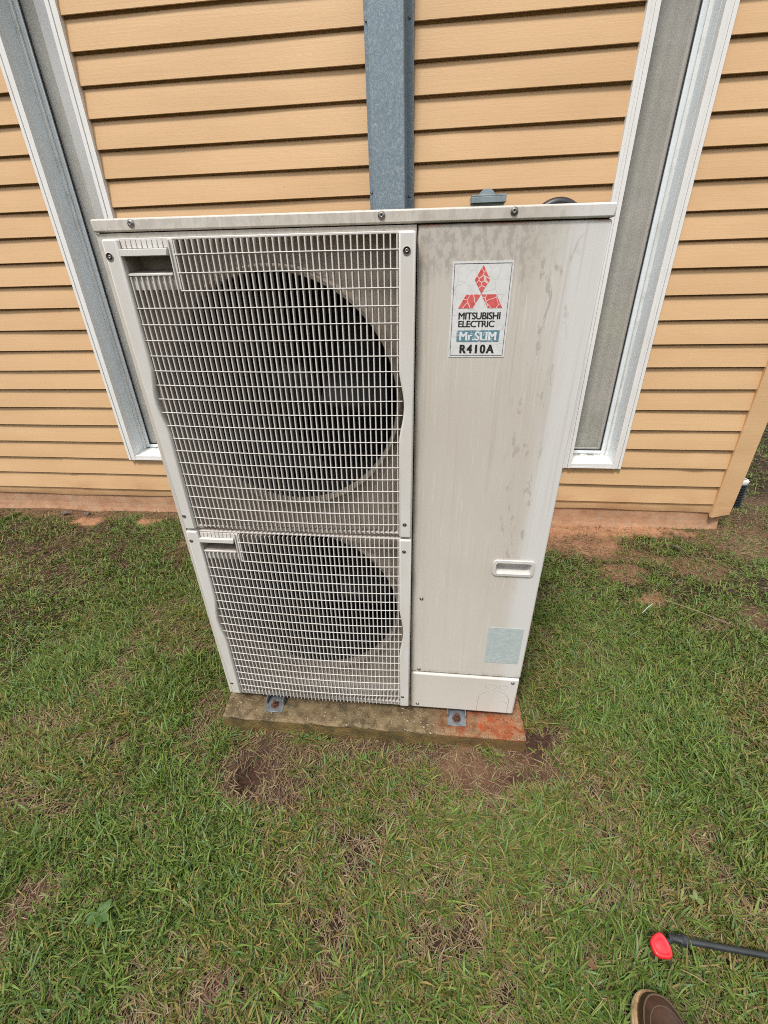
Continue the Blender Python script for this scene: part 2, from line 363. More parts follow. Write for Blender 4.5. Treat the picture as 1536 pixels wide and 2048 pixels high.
M = dict(siding=mat_siding(), trim=mat_white('window_trim_vinyl', (.76, .75, .74), (.55, .50, .45), .3), jamb=mat_white('jamb_paint', (.76, .81, .84), (.52, .53, .52), .3),
         stop=mat_white('worn_stop_paint', (.74, .75, .74), (.36, .35, .31), .7, .6, 18), sill=mat_sill(), glass=mat_glass(), curtain=mat_curtain(), room=mat_room(),
         panel=mat_panel('weathered_panel'), lid=mat_panel('weathered_lid', .55, 0.), plastic=mat_plastic('grille_plastic', .66), bars=mat_plastic('bar_plastic', .18),
         inner=simple('inner_panel_paint', (.52, .45, .375), .55, 0, .12, 6), pocket=simple('shaded_pocket', (.25, .215, .18), .6, 0, .25, 30), dark=simple('dark_cavity', (.012, .012, .013), .7),
         fan=simple('fan_plastic', (.011, .011, .012), .6, 0, .2, 12), steel=simple('zinc_bracket', (.205, .225, .24), .42, .5, .25, 40, .2, 200),
         screw=simple('screw_steel', (.26, .245, .23), .38, .8, .25, 300), rust=simple('rusty_bolt', (.085, .034, .02), .75, .15, .4, 120, .6, 400),
         galv=mat_galv(), pad=mat_pad(), ground=mat_ground(), grass=mat_grass(), found=mat_foundation(),
         red=mat_label(), sticker=mat_sticker(), teal=mat_teal(), rating=mat_rating(), black=simple('print_black', (.018, .018, .02), .45, 0, .3, 200),
         white=simple('print_white', (.70, .72, .73), .45, 0, .1, 200), box=simple('enclosure_grey', (.235, .285, .31), .5, .1, .15, 15, .1),
         conduit=simple('black_conduit', (.022, .02, .021), .42, 0, .3, 40), pipe=simple('corrugated_pipe_black', (.014, .018, .022), .4, 0, .3, 20),
         pvc=simple('white_pvc', (.74, .74, .72), .4), leather=mat_leather(), sole=simple('crepe_sole', (.58, .43, .25), .7, 0, .3, 60, .3, 150),
         welt=simple('leather_welt', (.33, .20, .10), .6, 0, .3, 80, .3, 200), rednoz=simple('red_plastic', (.66, .014, .022), .38, 0, .08, 30),
         wand=simple('black_wand', (.017, .02, .021), .45, 0, .3, 30, .1, 120), roof=simple('roof_soffit', (.55, .54, .52), .6), thread=simple('stitch_thread', (.075, .045, .026), .8))

# ------------------------------------------------------------------ ground height, patches
def vnoise(x, y, sc, seed):
    g = np.random.default_rng(seed).random((256, 256))
    u = x * sc + 1000.3; v = y * sc + 1000.7
    i = np.floor(u).astype(int); j = np.floor(v).astype(int); fu = u - i; fv = v - j
    fu = fu * fu * (3 - 2 * fu); fv = fv * fv * (3 - 2 * fv); i %= 255; j %= 255
    return (g[i, j] * (1 - fu) + g[i + 1, j] * fu) * (1 - fv) + (g[i, j + 1] * (1 - fu) + g[i + 1, j + 1] * fu) * fv
def fbm(x, y, sc, seed, o=3):
    return sum(vnoise(x, y, sc * 2 ** k, seed + k) * .5 ** k for k in range(o)) / sum(.5 ** k for k in range(o))
def sstep(a, b, v):
    t = np.clip((v - a) / (b - a), 0, 1); return t * t * (3 - 2 * t)
# (cx, cy, rx, ry, bareness, clay, dark)
PATCH = [(.165, -.195, .16, .115, 1.0, .0, .45), (.15, -.22, .075, .065, 1.0, 0, .95), (.35, -.115, .36, .045, .85, .05, .3), (.92, -.145, .21, .10, 1.0, .34, .55),
         (.80, -.11, .12, .05, 1.0, .55, .2), (.96, -.185, .10, .05, .9, .12, .9), (1.03, -.05, .045, .085, .95, .0, 1.0), (-.075, -.03, .085, .16, .8, .05, .35), (-.10, -.16, .08, .07, .7, 0, .3),
         (1.65, 1.25, .50, .10, 1.0, .95, 0), (1.40, 1.13, .34, .14, .9, .60, 0), (1.70, 1.00, .26, .05, .5, .35, 0), (2.25, 1.20, .33, .18, .60, .22, 0), (1.97, .92, .16, .09, .6, .25, 0),
         (2.08, .58, .13, .08, .5, .15, 0), (1.66, .69, .09, .05, .8, .5, 0), (1.60, .88, .12, .05, .7, .4, 0), (2.55, 1.5, .35, .3, .5, .1, .1), (1.82, .55, .10, .06, .55, .05, 0),
         (-1.5, 1.27, 1.3, .055, .75, .30, .1), (-1.42, 1.18, .13, .05, 1.0, 1.0, 0), (-1.02, 1.19, .08, .04, .95, .9, 0), (-1.2, .95, .25, .05, .30, .05, 0), (-.62, .98, .12, .12, .5, .2, 0),
         (-.30, -.57, .07, .085, 1.0, .15, .3), (-.31, -.68, .07, .1, .9, 0, .3), (.2, -.66, .075, .05, .85, .1, 0), (.45, -.63, .05, .06, .7, .1, 0), (1.16, -.45, .03, .05, .6, 0, .2),
         (1.25, -.60, .07, .035, .7, 0, .2), (1.05, -.52, .03, .03, .6, .2, 0), (1.42, -.30, .05, .08, .8, .15, 0), (.40, -.34, .035, .06, .7, .35, 0), (-.1, -.35, .08, .05, .45, 0, .2),
         (-.5, .1, .10, .07, .5, .1, .1), (-.30, .25, .13, .06, .6, .1, .1), (-.62, -.12, .11, .06, .55, .05, 0), (1.35, .35, .1, .07, .4, .0, 0), (1.3, -.05, .08, .05, .4, .05, 0), (.62, -.46, .04, .03, .4, 0, 0)]
def soil(x, y):
    bare = np.zeros_like(x); clay = np.zeros_like(x); dark = np.zeros_like(x)
    wx = x + (fbm(x, y, 9, 11) - .5) * .16; wy = y + (fbm(x, y, 9, 31) - .5) * .16
    for cx, cy, rx, ry, b, c, d in PATCH:
        r = np.sqrt(((wx - cx) / rx) ** 2 + ((wy - cy) / ry) ** 2); k = 1 - sstep(.65, 1.2, r)
        bare = np.maximum(bare, k * b); clay = np.maximum(clay, k * c); dark = np.maximum(dark, k * d)
    return bare, clay, dark
def gz(x, y):
    z = -.088 + .043 * sstep(.15, 1.25, y)
    z = z + (fbm(x, y, 1.2, 51) - .5) * .03 * sstep(.0, .4, np.abs(y - .1) + np.maximum(0, np.abs(x - .48) - .5))
    z = z + (fbm(x, y, 7, 61, 4) - .5) * .018
    r = np.sqrt(((x - .15) / .06) ** 2 + ((y + .225) / .06) ** 2); z = z - .035 * (1 - sstep(.3, 1.2, r))       # scraped hole
    return z

def axis(a, b, st, lim):
    v = list(np.arange(a, b + 1e-6, st)); s = st
    while v[-1] < lim: s *= 1.28; v.append(v[-1] + s)
    s = st
    while v[0] > -lim: s *= 1.28; v.insert(0, v[0] - s)
    return np.array(v)
gx = axis(-2.6, 4.2, .022, 400); gy = axis(-1.6, 2.6, .022, 400)
X, Y = np.meshgrid(gx, gy); Z = gz(X, Y)
far = sstep(4, 12, np.sqrt(X ** 2 + Y ** 2)); Z = Z * (1 - far) + (-.08) * far
nx, ny = len(gx), len(gy)
co = np.stack([X, Y, Z], -1).reshape(-1, 3)
ii = (np.arange(ny - 1)[:, None] * nx + np.arange(nx - 1)[None]).ravel()
quads = np.stack([ii, ii + 1, ii + nx + 1, ii + nx], -1)
me = bpy.data.meshes.new('ground'); me.vertices.add(len(co)); me.vertices.foreach_set('co', co.astype(np.float32).ravel())
me.loops.add(quads.size); me.loops.foreach_set('vertex_index', quads.astype(np.int32).ravel())
me.polygons.add(len(quads)); me.polygons.foreach_set('loop_start', np.arange(0, quads.size, 4, dtype=np.int32)); me.polygons.foreach_set('loop_total', np.full(len(quads), 4, dtype=np.int32))
me.update(); me.validate()
me.polygons.foreach_set('use_smooth', [True] * len(quads))
b_, c_, d_ = soil(X, Y)
ca = me.color_attributes.new('soil', 'FLOAT_COLOR', 'POINT')
ca.data.foreach_set('color', np.stack([c_, b_, d_, np.ones_like(b_)], -1).astype(np.float32).ravel())
me.materials.append(M['ground'])
ground = bpy.data.objects.new('ground', me); COL.objects.link(ground); tag(ground, kind='structure')

# ------------------------------------------------------------------ house
WY = -.0049; HO = Vector((.475, 1.2933, 0)) - .475 * Vector((math.cos(WY), math.sin(WY), 0))
HM = Matrix.Translation(HO) @ Matrix.Rotation(WY, 4, 'Z')
house = empty('house', mat=HM)
tag(house, 'tan clapboard-sided house wall with two tall narrow white-trimmed windows and a low red-stained foundation', 'house')
def hw(s, o, z): return HM @ Vector((s, o, z))
P0, PP = .0164, .1016
TOP = 3.0
W1, W2 = (-1.110, -.800), (1.3599, 1.6566)
WZ0, WZ1 = .317, 2.66
CR0, CR1 = 2.1785, 2.276
def plank_prof(z, hgt, push=0., up=.034):
    d = -push
    return [(d + .0050, z + .014), (d + .0052, z + .0030), (d + .0030, z + .0006), (d + .0006, z), (d - .0008, z + .0016), (d - .0004, z + .004),
            (d + .0006, z + .02), (d + .0118, z + hgt - .0105), (d + .0145, z + hgt - .0065), (d + .0225, z + hgt - .002), (d + .0265, z + hgt + up)]
def plank(u0, u1, z, hgt=PP, push=0., side=False, dent=None, warp=True):
    n = max(1, int(round((u1 - u0) / .22))); pr = plank_prof(z, hgt, push, .006 if abs(z + hgt - WZ0) < .03 and not side else .034); mb = MB(); vs_ = []
    if dent: n = max(n, 36)
    ph = random.random() * 10
    for i in range(n + 1):
        u = u0 + (u1 - u0) * i / n
        wv = .0011 * math.sin(u * 3.1 + ph) + .0007 * math.sin(u * 7.3 + ph * 2) if warp else 0
        for k, (d, zz) in enumerate(pr):
            dd = d + (wv if k > 0 else wv)
            dz = .0010 * math.sin(u * 1.7 + ph) if k < 6 else 0
            if dent:
                g = math.exp(-((u - dent[0]) / dent[1]) ** 2); dd += dent[2] * g * (1 if k < 7 else .2); dz += dent[3] * g if k < 6 else 0
            vs_.append(((u, dd, zz + dz) if not side else (CR1 - .012 - dd, u, zz + dz)))
    m = len(pr)
    fs = [(i * m + k, i * m + k + 1, (i + 1) * m + k + 1, (i + 1) * m + k) for i in range(n) for k in range(m - 1)]
    mb.add(vs_, fs)
    o = mb.build('siding_plank', M['siding'], house, smooth=True); o.data.set_sharp_from_angle(angle=R(9)); return o
L0 = -3.6
rows = list(range(1, 29))
for i in rows:
    z = P0 + PP * i
    if z + PP > TOP + .05: break
    zt = PP
    if z < WZ0 - .02 or z > WZ1 - .04:
        if i in (1, 2):
            zs = -1.562 if i == 2 else -1.50
            plank(L0, zs + .012, z, push=.0); plank(zs, CR0 + .012, z, push=.0016, dent=(2.02, .06, .004, -.002) if i == 2 else None)
        else: plank(L0, CR0 + .012, z)
    else:
        js = {7: -1.83, 8: -1.86}.get(i)
        if js: plank(L0, js + .012, z, push=.0016); plank(js, W1[0] + .004, z)
        else: plank(L0, W1[0] + .004, z)
        plank(W1[1] - .004, W2[0] + .004, z)
        plank(W2[1] - .004, CR0 + .012, z, dent=(2.03, .05, -.005, .003) if i == 3 else None)
    plank(.10, 6.0, z, side=True, warp=False)
# starter strip
mb = MB(); n = 60
pts = []
for i in range(n + 1):
    s_ = L0 + (CR0 + .012 - L0) * i / n; zb = .0665 + .010 * (1 - (s_ + 3) / 5) * .6 + .003 * math.sin(s_ * 5) + .002 * math.sin(s_ * 13)
    for d, z in ((.014, zb + .006), (.0125, zb), (.0065, zb - .001), (.004, zb + .004), (.0095, P0 + PP + .02)): pts.append((s_, d, z))
mb.add(pts, [(i * 5 + k, i * 5 + k + 1, i * 5 + 6 + k, i * 5 + 5 + k) for i in range(n) for k in range(4)])
mb.build('starter_strip', M['siding'], house, smooth=True)
# sheathing (dark felt) and body
mb = MB()
for a, b in ((L0, W1[0] + .030), (W1[1] - .030, W2[0] + .030), (W2[1] - .030, CR1 - .02)): mb.box(a, b, 0.0290, .05, .06, TOP)
for a, b in (W1, W2):
    mb.box(a + .031, b - .031, 0.0290, .05, .06, WZ0 + .01); mb.box(a + .031, b - .031, .0290, .05, WZ1, TOP)
mb.box(CR1 - .06, CR1 - .045, .052, 6.0, .06, TOP); mb.box(L0, CR1 - .065, 5.97, 6.0, .06, TOP); mb.box(L0 - .03, L0, .02, 6.0, .06, TOP)
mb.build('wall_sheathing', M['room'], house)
# foundation
mb = MB(); n = 110; pts = []
for i in range(n + 1):
    s_ = L0 + (CR1 - .03 - L0) * i / n
    for j, z in enumerate((-.3, -.05, -.02, .01, .04, .08)):
        pts.append((s_, .012 + .002 * math.sin(s_ * 9) - (.010 if j < 2 else 0) - (.003 if j == 2 else 0), z))
mb.add(pts, [(i * 6 + k, i * 6 + k + 1, i * 6 + 7 + k, i * 6 + 6 + k) for i in range(n) for k in range(5)])
mb.box(L0, CR1 - .03, .03, .3, -.3, .055); mb.box(CR1 - .24, CR1 - .028, .026, 6.0, -.3, .058)
mb.build('foundation', M['found'], house)
# corner trim, slightly crumpled foot
mb = MB(); n = 16; pts = []
prof = [(CR0 + .004, .016), (CR0, .012), (CR0, -.008), (CR0 + .004, -.012), (CR1 - .004, -.012), (CR1, -.008), (CR1, .082), (CR1 - .004, .086), (CR1 - .03, .086)]
for i in range(n + 1):
    z = .052 + (TOP - .052) * (i / n) ** 2.2
    for k, (a, b) in enumerate(prof):
        e = math.exp(-(z - .06) / .05)
        pts.append((a + (.002 * math.sin(k * 2.1)) * e, b + (.007 * math.sin(k * 1.3 + .6)) * e + (.010 * e if k in (4,) else 0), z + (.008 * math.sin(k * 1.9) * e if i == 0 else 0)))
m = len(prof)
mb.add(pts, [(i * m + k, i * m + k + 1, (i + 1) * m + k + 1, (i + 1) * m + k) for i in range(n) for k in range(m - 1)])
mb.build('corner_trim', M['siding'], house, smooth=True)
# roof slab with overhang
MB().box(L0 - .3, CR1 + .3, -.32, 6.3, TOP + .002, TOP + .12).build('roof', M['roof'], house)

def window(s0, s1):
    T = .043; z0, z1 = WZ0, WZ1
    f = MB()
    for sgn, e in ((1, s0), (-1, s1)):
        for a, b, d in ((0, .0135, -.0125), (.0145, .0265, -.0085), (.0272, T, -.0135)):
            x0, x1 = sorted((e + sgn * a, e + sgn * b)); f.box(x0, x1, d, .021, z0, z1)
        x0, x1 = sorted((e + sgn * .0135, e + sgn * .0145)); f.box(x0, x1, -.005, .02, z0 + .001, z1 - .001)
        x0, x1 = sorted((e + sgn * .0265, e + sgn * .0272)); f.box(x0, x1, -.005, .02, z0 + .001, z1 - .001)
    f.box(s0 + T, s1 - T, -.0130, .0205, z0 + .0015, z0 + .0095); f.box(s0 + T, s1 - T, -.0105, .0203, z0 + .0105, z0 + .026); f.box(s0 + T, s1 - T, -.0115, .0203, z1 - .03, z1 - .0015)
    win = f.build('window', M['trim'], house, bevel=.0012, seg=1)
    j = MB()
    for sgn, e in ((1, s0 + T), (-1, s1 - T)):
        x0, x1 = sorted((e - sgn * .012, e)); j.box(x0, x1, .0215, .0845, z0 + .02, z1 - .02)
        x0, x1 = sorted((e - sgn * .012, e + sgn * .004)); j.box(x0, x1, .0985, .125, z0 + .02, z1 - .02)
    j.box(s0 + T, s1 - T, .0215, .12, z1 - .03, z1 - .018)
    j.build('jamb', M['jamb'], win, bevel=.001, seg=1)
    st = MB()
    for sgn, e in ((1, s0 + T), (-1, s1 - T)):
        x0, x1 = sorted((e - sgn * .010, e + sgn * .013)); st.box(x0, x1, .085, .098, z0 + .03, z1 - .03)
    st.build('stop_bead', M['stop'], win, bevel=.003, seg=2)
    MB().prism([(.0212, z0 + .016), (.0212, z0 + .0262), (.125, z0 + .040), (.125, z0 + .016)], s0 + T - .012, s1 - T + .012, 'x').build('sill', M['sill'], win)
    sf = MB(); a, b = s0 + T + .0042, s1 - T - .0042
    sf.box(a, a + .026, .101, .128, z0 + .038, z1 - .03); sf.box(b - .026, b, .101, .128, z0 + .038, z1 - .03)
    sf.box(a + .026, b - .026, .1015, .128, z0 + .0385, z0 + .056); sf.box(a + .026, b - .026, .1015, .128, z1 - .06, z1 - .031)
    sf.build('sash_frame', M['jamb'], win, bevel=.0025, seg=2)
    gk = MB()
    for x0, x1 in ((a + .0262, a + .030), (b - .030, b - .0262)): gk.box(x0, x1, .108, .116, z0 + .0565, z1 - .061)
    gk.box(a + .0302, b - .0302, .108, .116, z0 + .0565, z0 + .060); gk.build('glazing_gasket', M['conduit'], win)
    MB().box(a + .0255, b - .0255, .1165, .1205, z0 + .0555, z1 - .0598).build('pane', M['glass'], win)
    rm = MB(); rm.box(a - .15, a - .14, .13, .50, z0 - .05, z1 + .05); rm.box(b + .14, b + .15, .13, .50, z0 - .05, z1 + .05)
    rm.box(a - .139, b + .139, .50, .51, z0 - .05, z1 + .05); rm.box(a - .139, b + .139, .13, .499, z0 - .06, z0 - .05); rm.box(a - .139, b + .139, .13, .499, z1 + .05, z1 + .06)
    rm.box(a - .139, a + .004, .1285, .133, z0 - .049, z1 + .049); rm.box(b - .004, b + .139, .1285, .133, z0 - .049, z1 + .049)
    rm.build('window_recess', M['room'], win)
    return win
window(*W1); window(*W2)
def curtain(s0, s1, y, seed, label):
    r = random.Random(seed); n = 60; pts = []; zs = [WZ0 + .03, .6, 1.0, 1.6, 2.2, WZ1 - .03]
    ph = [r.random() * 6 for _ in range(4)]
    for z in zs:
        for i in range(n + 1):
            u = i / n
            d = .017 * math.sin(u * 15 + ph[0] + .35 * math.sin(z * 1.3)) + .006 * math.sin(u * 29 + ph[1])
            pts.append((s0 + (s1 - s0) * u, y + d, z))
    mb = MB().add(pts, [(j * (n + 1) + i, j * (n + 1) + i + 1, (j + 1) * (n + 1) + i + 1, (j + 1) * (n + 1) + i) for j in range(len(zs) - 1) for i in range(n)])
    o = mb.build('curtain', M['curtain'], None, smooth=True); o.matrix_world = HM
    so = o.modifiers.new('thick', 'SOLIDIFY'); so.thickness = .0015
    return tag(o, label, 'curtain', 'curtains hanging behind the window panes')
curtain(W1[0] - .02, W1[1] + .02, .175, 3, 'brownish curtain in shade behind the glass of the left window')
curtain(W2[0] - .02, W2[1] + .02, .156, 5, 'pale grey folded curtain hanging behind the glass of the right window')

# ------------------------------------------------------------------ neighbours behind the camera (one read off the left pane, one added to block sky)
def neighbour(x0, x1, y, hgt, label):
    nb_ = empty('neighbouring_house', (x0, y, -.09)); tag(nb_, label, 'house', 'houses across the lawn'); L_ = x1 - x0
    MB().box(0, L_, -7, 0, 0, hgt * .62).build('wall', NBW, nb_)
    MB().prism([(-7.5, hgt * .62 + .003), (.5, hgt * .62 + .003), (-3.5, hgt)], -.4, L_ + .4, 'x').build('roof', NBR, nb_)
    nwin = int(L_ / 3.2); wmb = MB().box(-.55, .55, .003, .06, .95, 2.2).mesh('window', M['room'])
    for k_ in range(nwin):
        o_ = bpy.data.objects.new('window', wmb); COL.objects.link(o_); o_.parent = nb_; o_.location = ((k_ + .5) * L_ / nwin, 0, 0)
NBW = simple('neighbour_wall', (.20, .17, .14), .8, 0, .2, 3); NBR = simple('neighbour_roof', (.11, .10, .095), .85, 0, .3, 5)
neighbour(1.5, 17.0, -20.0, 13.5, 'unseen tall dark house behind the photographer, added to block sky in the right window')  # made-up tall block, shaped to keep sky out of the right pane
neighbour(-40.0, -9.0, -34.0, 4.6, 'long low neighbouring house behind the photographer, mirrored in the left window')

# ------------------------------------------------------------------ galvanised duct on the wall
duct = empty('metal_duct', mat=HM)
tag(duct, 'blue-grey galvanised sheet metal duct cover running up the wall behind the cooling unit', 'duct')
mb = MB(); pts = []; D = .095
pr = [(.3815, -.004), (.3815, -.006), (.402, -.006), (.4045, -.008), (.4045, -D + .003), (.407, -D), (.532, -D), (.535, -D + .003), (.5355, -.008), (.538, -.006), (.566, -.006), (.566, -.004)]
for z, sx in ((.55, .0008), (TOP - .01, -.010)):
    for a, b in pr: pts.append((a + sx, b, z))
m = len(pr); mb.add(pts, [(k, k + 1, m + k + 1, m + k) for k in range(m - 1)])
dc = mb.build('cover', M['galv'], duct); so = dc.modifiers.new('thick', 'SOLIDIFY'); so.thickness = .0012
def screw_mesh(r=.005, h=.004, mat='screw', name='screw', hexa=False):
    mb = MB(); mb.lathe([(r * 1.5, 0), (r * 1.5, h * .3), (r * .98, h * .35), (r * .95, h * .9), (r * .8, h), (r * .35, h), (r * .3, h * .45), (0.0001, h * .45)], n=6 if hexa else 14, axis=(0, -1, 0))
    return mb.mesh(name, M[mat], True)
scm = screw_mesh(.0038, .004)
for sx, z in ((.3905, 2.06), (.550, 2.058), (.3905, 1.55), (.550, 1.53), (.391, 2.6), (.549, 2.6)):
    o = bpy.data.objects.new('screw', scm); COL.objects.link(o); o.parent = duct; o.location = (sx - .005, -.0065, z)

# ------------------------------------------------------------------ electrical box behind the unit
eb = empty('electrical_box', mat=HM @ Matrix.Translation((.864, -.012, 1.25)))
tag(eb, 'small grey electrical disconnect box on the siding, its hooded lid just above the white unit', 'electrical box')
MB().box(-.062, .062, -.085, .0, 0, .255).build('enclosure', M['box'], eb, bevel=.004)
mb = MB(); mb.box(-.068, .068, -.098, .0, .2555, .262); mb.box(-.068, .068, -.0985, -.0945, .235, .2555); mb.box(-.068, -.0645, -.094, 0, .235, .2553); mb.box(.0645, .068, -.094, 0, .235, .2553)
mb.build('hood', M['box'], eb, bevel=.0015)
mb = MB(); poly = [(.034 * math.cos(a), .2625 + .030 * math.sin(a)) for a in [math.pi * k / 12 for k in range(13)]]
mb.prism(poly, -.010, -.003).build('mounting_lug', M['box'], eb, bevel=.001)
cdt = empty('electrical_conduit', mat=HM)
tag(cdt, 'black flexible conduit looping up behind the right end of the white unit', 'conduit')
pts = []
for k in range(25):
    a = math.pi * k / 24; pts.append((1.108 - .140 * math.cos(a), -.235, 1.215 + .246 * math.sin(a)))
pts = [(.872, -.05, 1.2425), (.874, -.06, 1.18), (.90, -.10, 1.10), (.95, -.18, 1.08), (.962, -.225, 1.14)] + pts + [(1.245, -.237, 1.12), (1.21, -.27, 1.03), (1.12, -.40, .97), (1.02, -.60, .95), (.945, -.745, .95)]
def catmull(p, n=6):
    p = [Vector(q) for q in p]; o = []
    for i in range(len(p) - 1):
        a, b, c, d = p[max(i - 1, 0)], p[i], p[i + 1], p[min(i + 2, len(p) - 1)]
        for k in range(n):
            t = k / n; o.append(.5 * ((2 * b) + (c - a) * t + (2 * a - 5 * b + 4 * c - d) * t * t + (3 * b - a - 3 * c + d) * t ** 3))
    o.append(p[-1]); return o
cp = catmull(pts, 5)
MB().tube(cp, [.0185 + .0012 * (i % 2) for i in range(len(cp))], 12).build('hose', M['conduit'], cdt, smooth=True)
MB().lathe([(.021, 0), (.021, .018), (.017, .02), (.017, .03)], cp[0] + Vector((0, 0, -.024)), (0, 0, 1), 12, True, True).build('fitting', M['box'], cdt)

# ------------------------------------------------------------------ concrete slab
def slab():
    bm = bmesh.new(); bmesh.ops.create_cube(bm, size=1.0)
    bmesh.ops.scale(bm, vec=(.992, .52, .085), verts=bm.verts); bmesh.ops.translate(bm, vec=(.4865, .185, -.0675), verts=bm.verts)
    bmesh.ops.bevel(bm, geom=[e for e in bm.edges], offset=.006, segments=2, affect='EDGES', profile=.6)
    for ax, n in ((0, 110), (1, 40), (2, 6)):
        lo = min(v.co[ax] for v in bm.verts) + .008; hi = max(v.co[ax] for v in bm.verts) - .008
        for k in range(n + 1):
            p = [0, 0, 0]; p[ax] = lo + (hi - lo) * k / n; no = [0, 0, 0]; no[ax] = 1
            bmesh.ops.bisect_plane(bm, geom=bm.verts[:] + bm.edges[:] + bm.faces[:], plane_co=p, plane_no=no)
    r = random.Random(4)
    c = np.array([v.co[:] for v in bm.verts]); n1 = fbm(c[:, 0] + c[:, 2] * 3, c[:, 1] + c[:, 2] * 2, 22, 77, 3) - .5; n2 = fbm(c[:, 0] - c[:, 2], c[:, 1] + c[:, 2], 6, 88, 2) - .5
    for i, v in enumerate(bm.verts):
        top = v.co.z > -.03
        chip = max(0., n1[i] - .10) * (.045 if (v.co.z > -.040) else 0)
        if v.co.y < -.06: v.co.y += n1[i] * .005 + n2[i] * .005 + chip
        if v.co.x < 0: v.co.x += n1[i] * .008 + n2[i] * .01 + .0
        if v.co.x > .97: v.co.x += n1[i] * .010 + n2[i] * .012 - .05 * max(0, v.co.y - .05) ** 1.2
        edge = v.co.y < -.068 or v.co.x > .965 or v.co.x < .003
        if top: v.co.z += n1[i] * (.005 if edge else .0018) - (.003 if edge else 0)
    me = bpy.data.meshes.new('concrete_slab'); bm.to_mesh(me); bm.free(); me.materials.append(M['pad'])
    me.polygons.foreach_set('use_smooth', [True] * len(me.polygons))
    o = bpy.data.objects.new('concrete_slab', me); COL.objects.link(o); return o
tag(slab(), 'stained brown exposed-aggregate concrete slab with an orange rust patch under the white cooling unit', 'slab')

# ------------------------------------------------------------------ the cooling unit
ur, ut = -.0082, .0203
UM = np.array([[.99996661, 0, .00817226], [.00016555, .9997948, -.02025651], [-.00817058, .02025718, .99976142]])
U = Matrix(((*UM[0], 0.0), (*UM[1], 0.0), (*UM[2], .0039), (0, 0, 0, 1)))
ac = empty('cooling_unit', mat=U)
tag(ac, 'tall weathered white outdoor cooling unit with two fan grilles bolted to the concrete slab', 'air conditioner')
SEAM = .6165
# cabinet shell (sides, back, base, divider)
mb = MB(); mb.box(.0005, .0025, .004, .33, 0, 1.328); mb.box(.9475, .9495, .012, .33, .002, 1.328); mb.box(.003, .947, .325, .3295, 0.001, 1.327); mb.box(.003, .947, .004, .3245, .0005, .02)
mb.box(SEAM + .0005, SEAM + .0025, .004, .324, .0205, 1.327)
mb.build('cabinet', M['lid'], ac)
MB().box(.0035, SEAM, .24, .3245, .021, 1.326).build('coil', M['dark'], ac)
# fan front panel with two bell mouths
CX = .3205; FANS = ((1.005, .2590), (.398, .2570))
mb = MB(); RIM = .010; YD = .032; zt, zb_ = 1.3285, 0.
mid = .678
def ringed(cz, Rr, za, zc, xa, xb):
    N = 72; Ro = Rr + .012
    outer = []; inner = []
    for k in range(N):
        a = 2 * math.pi * k / N + math.pi / 4; c, s_ = math.cos(a), math.sin(a)
        tx = ((xb - CX) if c > 0 else (xa - CX)) / c if abs(c) > 1e-6 else 1e9; tz = ((zc - cz) if s_ > 0 else (za - cz)) / s_ if abs(s_) > 1e-6 else 1e9
        t_ = min(tx, tz); outer.append((CX + t_ * c, YD, cz + t_ * s_)); inner.append((CX + Ro * c, YD, cz + Ro * s_))
    for i, p in enumerate([(xa, za), (xb, za), (xb, zc), (xa, zc)]):      # snap nearest perimeter vertex to each corner
        j = min(range(N), key=lambda q: (outer[q][0] - p[0]) ** 2 + (outer[q][2] - p[1]) ** 2); outer[j] = (p[0], YD, p[1])
    mb.add(outer + inner, [(k, (k + 1) % N, N + (k + 1) % N, N + k) for k in range(N)])
    prof = [(Ro, YD), (Ro - .002, .022), (Ro - .008, .015), (Rr - .002, .0165), (Rr - .004, .024), (Rr - .003, .037)]
    pv = []
    for r_, y_ in prof:
        for k in range(N):
            a = 2 * math.pi * k / N + math.pi / 4; pv.append((CX + r_ * math.cos(a), y_, cz + r_ * math.sin(a)))
    mb.add(pv, [(j * N + k, j * N + (k + 1) % N, (j + 1) * N + (k + 1) % N, (j + 1) * N + k) for j in range(len(prof) - 1) for k in range(N)])
ringed(*FANS[0], mid, zt - RIM, RIM, SEAM - RIM); ringed(*FANS[1], .062, mid, RIM, SEAM - RIM)
# rim and returns
def frame_quads(x0, x1, z0, z1, r, zr, y0, y1):
    o = [(x0, y0, z0), (x1, y0, z0), (x1, y0, z1), (x0, y0, z1)]; i_ = [(x0 + r, y0, z0 + zr), (x1 - r, y0, z0 + zr), (x1 - r, y0, z1 - r), (x0 + r, y0, z1 - r)]; d = [(a, y1, c) for a, b, c in i_]
    mb.add(o + i_ + d, [(k, (k + 1) % 4, 4 + (k + 1) % 4, 4 + k) for k in range(4)] + [(4 + k, 4 + (k + 1) % 4, 8 + (k + 1) % 4, 8 + k) for k in range(4)])
    ob = [(a, .012, c) for a, b, c in o]
    mb.add(o + ob, [(k, (k + 1) % 4, 4 + (k + 1) % 4, 4 + k) for k in range(4)])
mb.mat(1); frame_quads(0, SEAM - .0015, 0, zt, RIM, .062, 0, YD)
mb.build('fan_panel', [M['inner'], M['lid']], ac, smooth=True)
